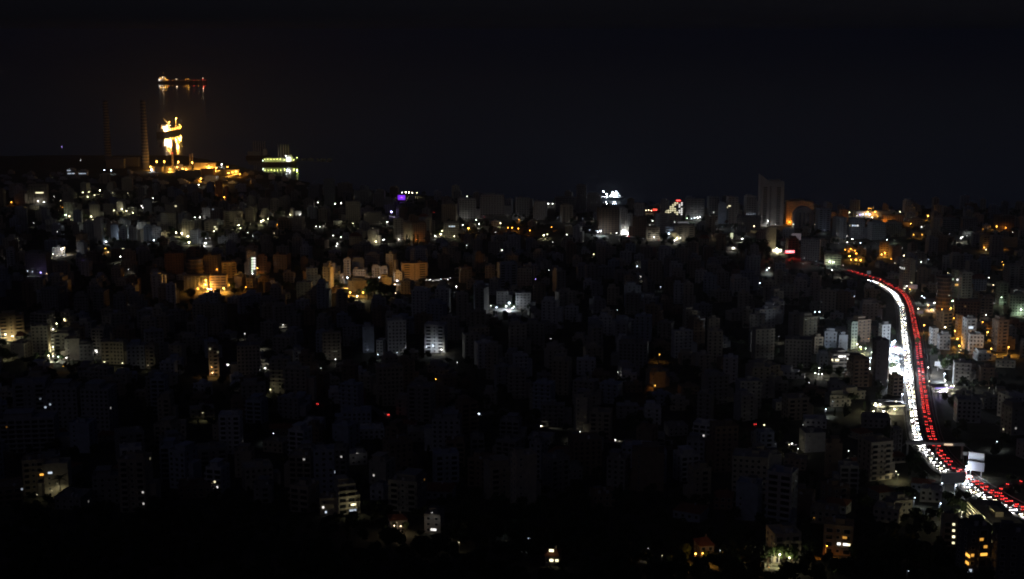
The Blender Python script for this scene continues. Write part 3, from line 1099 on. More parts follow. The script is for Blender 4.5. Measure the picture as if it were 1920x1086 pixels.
# stepped offices with lit windows and the red rooftop sign
P, mpp, w, h = base_frame(1243, 1279, 380, 418)
root = thing('office_block', 'stepped office block with many yellow lit windows under a red rooftop sign', 'offices', (P.x, P.y + 7, P.z))
mb = MB()
ns = 6
mb.box(w * .05, w / 2, -7, 7, -6, h, MATS['wall_concrete'])
for i in range(ns):
    mb.box(-w / 2 + (w * .55) * i / ns, -w / 2 + (w * .55) * (i + 1) / ns, -7, 7, -6, h * (.42 + .58 * (i + .4) / ns), MATS['wall_concrete'])
mb.build('wall', root)
for f_ in range(11):
    z = h * (f_ + .5) / 11
    xl = -w / 2 if z < h * .42 else -w / 2 + w * .55 * ((z / h - .42) / .58)
    nx = 9
    for i in range(nx):
        x = -w * .46 + w * .92 * i / (nx - 1)
        if x < xl + 1.6:
            continue
        lit = f_ >= 4 and rnd.random() < .68
        add_box_part('lit_window' if lit else 'window', root, glow('y' if i < 7 else 'w', 1.6) if lit else GLASS, x, -7.03, z, w * .075, .12, h / 11 * .5)
sg = thing('rooftop_sign', 'glowing red rooftop sign on the stepped offices', 'sign', (P.x + w * .28, P.y + 1, P.z + h))
for x in (-2.5, 2.5):
    MB().box(x - .15, x + .15, -.15, .15, 0, 2.2, STEEL).build('post', sg)
MB().box(-4.2, 4.2, -.3, .3, 1.4, 4.0, mat('sign_box', (.2, .05, .04))).build('sign_box', sg)
MB().box(-4.0, 4.0, -.36, -.31, 1.6, 3.8, mat('red_neon', (.5, .05, .04), var=0, emit=(1, .03, .02), estr=2.4)).build('lit_panel', sg)
MB().box(-3.2, 3.2, -.42, -.37, 2.4, 3.0, mat('pink_neon', (.5, .3, .3), var=0, emit=(1, .45, .4), estr=2.0)).build('lettering_strip', sg)
lamp_light(sg, (0, -2, 2.8), 'r', 1200, .6)
reg(P, 7, w, 14, h, root, 3.2, mpp)


# long slatted depot along the white carriageway
pa, pb = hit(1813, 972), hit(1925, 1030)
dv = pb - pa
L = math.hypot(dv.x, dv.y)
an = math.atan2(dv.y, dv.x)
zb = min(pa.z, pb.z)
root = thing('depot_building', 'long yellowish depot with horizontal slats beside the white carriageway', 'depot', (pa.x, pa.y, zb), an)
hd = 9.5
MB().box(0, L, 0, 15, -8, hd, MATS['wall_beige']).build('wall', root)
MB().box(-.3, L + .3, -.3, 15.3, hd, hd + .4, ROOF).build('roof', root)
for i in range(5):
    MB().box(0, L, -.5, -.003, .4 + i * 1.95, 1.3 + i * 1.95, MATS['wall_cream']).build('slat', root)
    MB().box(.3, L - .3, -.06, .02, 1.35 + i * 1.95, 2.3 + i * 1.95, GLASS).build('window_strip', root)
MB().box(L * .2, L * .32, 5, 9, hd + .41, hd + 3, MATS['wall_beige']).build('stair_head', root)
DEPOT = (pa.copy(), an, zb, L)
M = Matrix.Translation((pa.x, pa.y, zb)) @ Matrix.Rotation(an, 4, 'Z')
cc = M @ Vector((L / 2, 7.5, 0))
FOOT.append((cc.x, cc.y, 12))
for t in (.1, .3, .5, .7, .9):
    cc = M @ Vector((L * t, 7.5, 0))
    FOOT.append((cc.x, cc.y, 14))
RECTS.append((1812, 1920, 935, 1010, (pa - EYE).dot(FW)))

# ------------------------------------------------------------------ the power plant chimneys
def chimney(pxt, pyt, pxb, pyb, wt, wb, label):
    P = hit(pxb, pyb)
    mpp = (P - EYE).dot(FW) / F
    h = (pyb - pyt) * mpp * 1.03
    r0, r1 = wb * mpp / 2, wt * mpp / 2
    root = thing('power_plant_chimney', label, 'chimney', P, 0, 'chimneys of the power plant')
    MB().tube((0, 0, -3), (0, 0, h), r0, r1, MATS['wall_dark'], 24).build('shaft', root)
    n = 20
    for i in range(n):
        z0 = h * (.10 + .9 * i / n)
        z1 = z0 + h * .9 / n * .36
        ra = r0 + (r1 - r0) * z0 / h + .12
        rb = r0 + (r1 - r0) * z1 / h + .12
        MB().tube((0, 0, z0), (0, 0, z1), ra, rb, MATS['wall_beige'], 24).build('painted_band', root)
    MB().tube((0, 0, h), (0, 0, h + .8), r1 + .5, r1 + .5, MATS['wall_dark'], 24).build('rim', root)
    FOOT.append((P.x, P.y, r0))
    return root, P, h


chimney(189, 193, 203, 303, 9.5, 12.5, 'left striped power plant chimney, the fainter one')
chimney(268.5, 193, 273.5, 317, 9, 14, 'right striped power plant chimney, lit orange at its foot')


def small_stack(px, yt, yb, wpx, label, beacon=False):
    P = hit(px, yb)
    mpp = (P - EYE).dot(FW) / F
    h = (yb - yt) * mpp
    root = thing('exhaust_stack', label, 'chimney', P, 0, 'small exhaust stacks of the plant')
    MB().tube((0, 0, -2), (0, 0, h), wpx * mpp / 2, wpx * mpp / 2 * .8, MATS['wall_beige'], 12).build('shaft', root)
    for z in (.35, .65, .95):
        MB().tube((0, 0, h * z), (0, 0, h * z + 1.4), wpx * mpp / 2 + .15, wpx * mpp / 2 + .15, RED_P, 12).build('painted_band', root)
    if beacon:
        MB().ball((0, 0, h + 1), .9, glow('r', 8)).build('beacon', root)


small_stack(324.3, 288, 312, 4.2, 'slim plant stack carrying a small red beacon', True)
small_stack(357, 289, 312, 2.4, 'left of the twin slim plant stacks behind the warehouse')
small_stack(361.5, 288, 312, 2.4, 'right of the twin slim plant stacks behind the warehouse')


# ------------------------------------------------------------------ ships
def hull_mesh(L, B, H, m, deckm, bow=.82, flare=1.12):
    """stern at -L/2, bow at +L/2, along x"""
    mb = MB()
    k, kd = mb._m(m), mb._m(deckm)
    st = [0, .04, .12, .3, .5, .7, .82, .9, .96, 1.0]
    wd = [.72, .88, .98, 1, 1, 1, .9, .66, .34, .03]
    for s, f in zip(st, wd):
        x = -L / 2 + L * s
        sheer = H * (.25 * max(0, s - .75) / .25)
        for side in (-1, 1):
            mb.v.append((x - (0.03 * L if s > .95 else 0), side * B / 2 * f * .9, -3))
            mb.v.append((x, side * B / 2 * f * (flare if s > .8 else 1), H + sheer))
    n = len(st)
    for i in range(n - 1):
        a, c = 4 * i, 4 * i + 4
        mb.f += [(a, c, c + 1, a + 1), (a + 2, a + 3, c + 3, c + 2), (a + 1, c + 1, c + 3, a + 3)]
        mb.mi += [k, k, kd]
    mb.f += [(0, 1, 3, 2)]
    mb.mi += [k]
    a = 4 * (n - 1)
    mb.f += [(a, a + 2, a + 3, a + 1)]
    mb.mi += [k]
    return mb


def ship_lamp(root, p, code, power, r=1.2, s=30):
    o = MB().ball((0, 0, 0), r, glow(code, s), 8, 4).build('deck_lamp', root)
    o.location = p
    if power:
        lamp_light(root, (p[0], p[1], p[2]), code, power, r * .9, 1).location = Vector(p) + Vector((0, 0, -r * 1.6))


# distant tanker
p0, p1 = flat_hit(296, 155.5), flat_hit(390, 156.0)
c = (p0 + p1) / 2
L = (p1 - p0).length
root = thing('tanker_ship', 'long distant tanker with orange deck lights anchored far out at sea', 'ship', (c.x, c.y, 0), math.atan2(p1.y - p0.y, p1.x - p0.x), 'ships off the coast')
hull_mesh(L, 44, 14, HULL, DECK).build('hull', root)
mm = L / 94.0
MB().box(-L * .47, -L * .29, -18, 18, 14, 26, SHIPW).box(-L * .45, -L * .33, -18, 18, 26.01, 34, SHIPW).box(-L * .42, -L * .34, -21, 21, 34.01, 40, SHIPW).build('deckhouse', root)
MB().box(-L * .455, -L * .425, -6, 6, 26, 50, HULL).build('funnel', root)
MB().tube((-L * .35, 0, 40), (-L * .35, 0, 66), .9, .5, STEEL).build('mast', root)
MB().box(-L * .27, L * .40, -3, 3, 16, 18.5, DECK).build('pipe_deck', root)
for x in (-.08, .07, .13):
    MB().tube((L * x, 0, 14), (L * x, 0, 34), 1.2, .9, STEEL).tube((L * x, 0, 33), (L * x + 20, 0, 26), .8, .5, STEEL).build('deck_crane', root)
MB().tube((L * .43, 0, 17), (L * .43, 0, 38), .9, .6, STEEL).build('mast', root)
for (x, z, cc, pw, r) in ((-.44, 22, 'w', 20000, 2.2), (-.42, 31, 'd', 20000, 2.4), (-.37, 37, 'p', 26000, 2.6), (-.32, 29, 'd', 34000, 2.6), (-.28, 21, 'd', 22000, 2.2), (-.345, 62, 'o', 0, 1.6), (-.25, 20, 'r', 6000, 1.4), (-.17, 20, 'o', 6000, 1.4),
                          (-.10, 24, 'p', 22000, 2.2), (.03, 27, 'o', 9000, 1.5), (.09, 22, 'o', 14000, 1.7), (.135, 27, 'd', 26000, 2.2),
                          (.25, 21, 'r', 5000, 1.5), (.33, 20, 'o', 5000, 1.4), (.425, 33, 'p', 24000, 2.2), (.43, 24, 'r', 20000, 2.0), (.47, 20, 'r', 4000, 1.2)):
    ship_lamp(root, (L * x, -23.5, z), cc, pw * .14, r * .62, 9)

# brightly lit cargo ship heading away
p0, p1 = flat_hit(300, 255), flat_hit(336, 247.5)
c = (p0 + p1) / 2
L = (p1 - p0).length
root = thing('cargo_ship', 'floodlit cargo ship with glowing orange decks and bright reflections', 'ship', (c.x, c.y, 0), math.atan2(p1.y - p0.y, p1.x - p0.x), 'ships off the coast')
hull_mesh(L, 34, 13, HULL, MATS['wall_ochre']).build('hull', root)
MB().box(-L * .46, -L * .24, -13, 13, 13, 22, SHIPW).box(-L * .42, -L * .28, -14, 14, 22.01, 30, SHIPW).box(-L * .38, -L * .3, -16, 16, 30.01, 35, SHIPW).build('deckhouse', root)
MB().box(-L * .47, -L * .43, -4, 4, 22, 38, DECK).build('funnel', root)
for x in (-.14, .06, .24):
    MB().box(L * x - 10, L * x + 10, -12, 12, 13, 16, MATS['wall_ochre']).build('hatch_cover', root)
MB().tube((-L * .05, 0, 13), (-L * .05, 0, 38), 1.3, .9, SHIPW).tube((-L * .05, 0, 34), (-L * .05 - 38, 4, 55), .9, .5, SHIPW).build('deck_crane', root)
MB().tube((L * .34, 0, 16), (L * .34, 0, 48), 1.2, .7, SHIPW).build('mast', root)
for (x, y, z, cc, pw, r) in ((-.45, -15, 26, 'p', 60000, 1.8), (-.36, -17, 33, 'd', 70000, 2.0), (-.26, -15, 26, 'd', 90000, 2.0), (-.2, -15, 30, 'p', 50000, 1.7), (-.05, -4, 40, 'd', 90000, 1.8),
                             (.12, -13, 25, 'o', 60000, 1.3), (.34, -3, 48, 'd', 160000, 2.4), (.40, -8, 25, 'd', 90000, 1.4), (-.40, -17, 19, 'w', 30000, 1.3)):
    ship_lamp(root, (L * x, y, z), cc, pw * .9, r * .7, 9)
for i in range(8):
    ship_lamp(root, (-L * .46 + L * .9 * i / 7, -14.5 if i < 6 else -9, 16.5 + (i > 5) * 3), 'a', 14000 if i in (0, 1, 2, 6, 7) else 4000, 1.6, 5)


# the two power ships in the harbour
def powership(xa, xb, y, label, stacks, sy0, lit):
    p0, p1 = flat_hit(xa, y), flat_hit(xb, y)
    c = (p0 + p1) / 2
    L = (p1 - p0).length
    mpp = L / (xb - xa)
    root = thing('power_ship', label, 'ship', (c.x, c.y, 0), 0, 'power ships moored in the harbour')
    hull_mesh(L, 26, 7, HULL, DECK).build('hull', root)
    MB().box(-L * .42, L * .12, -10, 10, 7, 17, MATS['wall_grey']).build('engine_hall', root)
    MB().box(L * .2, L * .36, -9, 9, 7, 20, SHIPW).box(L * .23, L * .33, -10, 10, 20.01, 24, SHIPW).build('deckhouse', root)
    for s in stacks:
        x = (s - (xa + xb) / 2) * mpp
        MB().tube((x, 3, 7), (x, 3, (y - sy0) * mpp), 1.25, 1.05, MATS['wall_beige'], 10).build('exhaust_stack', root)
    if lit:
        for i in range(6):
            ship_lamp(root, (-L * .42 + L * .46 * i / 5, -13, 14.5), 'k', 700, .8, 9)
        for (x, z, cc, pw) in ((.16, 13, 'k', 16000), (.24, 15, 'c', 70000), (.30, 17, 'w', 40000), (.43, 13, 'k', 22000), (.2, 23, 'w', 0), (-.47, 11, 'g', 9000)):
            ship_lamp(root, (L * x, -13, z), cc, pw * .06, 1.0, 12)
        MB().tube((L * .3, 0, 24), (L * .3, 0, 40), .5, .3, STEEL).build('mast', root)
        ship_lamp(root, (L * .5, 0, 17), 'k', 9000, .9, 8)  # added lamp, put here to brighten the breakwater rocks
    return root


powership(493, 557, 308.5, 'power ship with yellow hall lights and five thin stacks in the harbour', [522, 527, 532, 536.5, 541], 271, True)
powership(462, 508, 296, 'dark power ship moored behind the lit one, only its stacks showing', [476, 480, 484.5, 488.5, 493, 497], 265, False)

# breakwater of boulders
pts = [flat_hit(x, y) for x, y in ((548, 299), (580, 299.5), (617, 301))]
ln = spline(pts, 12)
mb = MB()
for i, p in enumerate(ln):
    for j in range(4):
        r = 2.5 + 2 * rnd.random()
        mb.ball((p.x + rnd.uniform(-6, 6), p.y + rnd.uniform(-7, 7), rnd.uniform(-.5, 2.5)), r, MATS['wall_stone'], 6, 3, .8)
bw = mb.build("breakwater_rocks")
stuff(bw)
bw["label"] = "low rubble breakwater running out from the harbour"
bw["category"] = "breakwater"

# floodlit pier
P = flat_hit(1141, 373)
root = thing('pier', 'floodlit pier with dazzling white lamps standing over the water', 'pier', (P.x, P.y, 0))
MB().box(-45, 30, -6, 6, 3.0, 4.0, MATS['wall_concrete']).build('deck', root)
for x in range(-40, 30, 12):
    for y in (-4, 4):
        MB().tube((x, y, -4), (x, y, 3), .6, .6, MATS['wall_concrete']).build('pile', root)
MB().box(2, 24, -4, 4, 4.01, 9, SHIPW).box(6, 20, -3, 3, 9.01, 12, SHIPW).build('pavilion', root)
for (x, z, pw) in ((-11, 16, 60000), (-4.5, 10.5, 120000), (8, 14, 60000), (12, 9, 90000), (-22, 9, 9000), (15, 15, 30000)):
    MB().tube((x, -5.2, 4), (x, -5.2, z), .18, .12, STEEL, 6).build('lamp_post', root)
    ship_lamp(root, (x, -5.5, z), 'c', pw * .3, 1.1, 20)


# ------------------------------------------------------------------ street lamps
def lamp_mesh(h, arm):
    key = ('pole', round(h, 1), arm)
    if key not in UNIT:
        mb = MB().tube((0, 0, -1), (0, 0, h), .12, .07, STEEL, 6)
        if arm:
            mb.tube((0, 0, h - .1), (0, -1.4, h + .25), .06, .05, STEEL, 5)
        UNIT[key] = mb.mesh('pole')
    return UNIT[key]


KS, KP = 1.2, 0.26
CLEAR = []
CNAME = {'o': 'orange sodium', 'd': 'amber', 'y': 'yellowish white', 'w': 'white', 'c': 'cool white', 'v': 'violet', 'g': 'greenish white', 'r': 'red', 'p': 'peach'}


def lamp(px, py, code, power, h=8.0, s=26, rk=1.0, label=None, P=None):
    h0 = h
    if P is None:
        P = hit(px, py)
        for _ in range(3):
            mpp = (P - EYE).dot(FW) / F
            P = hit(px, py + (h + .1) / mpp)
    else:
        px, py, _ = project(P + Vector((0, 0, h)))
    for _ in range(14):                                # step out of any building, towards the viewer
        inside = False
        for ob in OBB:
            q = ob[0] @ P
            if abs(q.x) < ob[1] / 2 + .5 and abs(q.y) < ob[2] / 2 + ob[6] + 2.5 and q.z < ob[3]:
                inside = True
                break
        if not inside:
            break
        l = math.hypot(P.x, P.y)
        x, y = P.x * (1 - 2 / l), P.y * (1 - 2 / l)
        P = Vector((x, y, terr(x, y)))
        dr = ray(px, py)
        zray = CAMH + dr.z * (math.hypot(x, y) / math.hypot(dr.x, dr.y))
        h = max(h, min(h + 1.0, zray - P.z))
    D = (P - EYE).dot(FW)
    kind = 'mast_lamp' if h >= 13 else ('street_lamp' if h >= 7 else ('yard_lamp' if h >= 6 else ('floodlight' if power > 3000 else 'garden_lamp')))
    root = thing(kind, label or 'lamp', 'lamp', (P.x, P.y, P.z), 0, {'mast_lamp': 'tall lamps of the power plant', 'street_lamp': 'street lamps of the town', 'yard_lamp': 'lamps of yards and lanes',
                 'floodlight': 'low floodlights at walls', 'garden_lamp': 'low garden and doorway lamps'}[kind])
    link('pole', lamp_mesh(h, True), root)
    r = rk * max(.22, .30 * D / 1000.0)
    key = ('head', code, round(r, 1), s)
    if key not in UNIT:
        mb = MB().ball((0, 0, 0), round(r, 1), glow(code, s), 8, 4, .75)
        UNIT[key] = mb.mesh('lamp_head')
    head = link('lamp_head', UNIT[key], root, (0, -1.5, h + .15))
    hood = ('hood', round(r, 1))
    if hood not in UNIT:
        q = round(r, 1)
        UNIT[hood] = MB().box(-q * .7, q * .7, -q * .5, q * 1.1, q * .78, q * 1.0, STEEL).mesh('hood')
    link('hood', UNIT[hood], head)
    if h0 >= 6:
        key = ('down', code, round(power), round(r, 1))
        if key not in UNIT:
            d = bpy.data.lights.new("lamp_light", 'SPOT')
            d.energy = power * KS
            d.color = COLS[code]
            d.spot_size = R(148)
            d.spot_blend = .55
            d.shadow_soft_size = max(.2, r * .6)
            UNIT[key] = d
        link("lamp_light", UNIT[key], root, (0, -1.5, h - r - .3))
        if power >= 4000:                               # what a bright lamp spills sideways and upwards
            lamp_light(root, (0, -1.5, h - r - .3), code, power * .22, max(.2, r * .6))
    else:
        lamp_light(root, (0, -1.5, h - r - .3), code, power * KP, max(.2, r * .6))
    if not label:
        auto_label(root, f"{kind.replace('_', ' ')} with {CNAME[code]} light", (P.x, P.y, P.z + h))  # added fill lamps get these lamp labels too
    CLEAR.append((px, py, D))
    return root


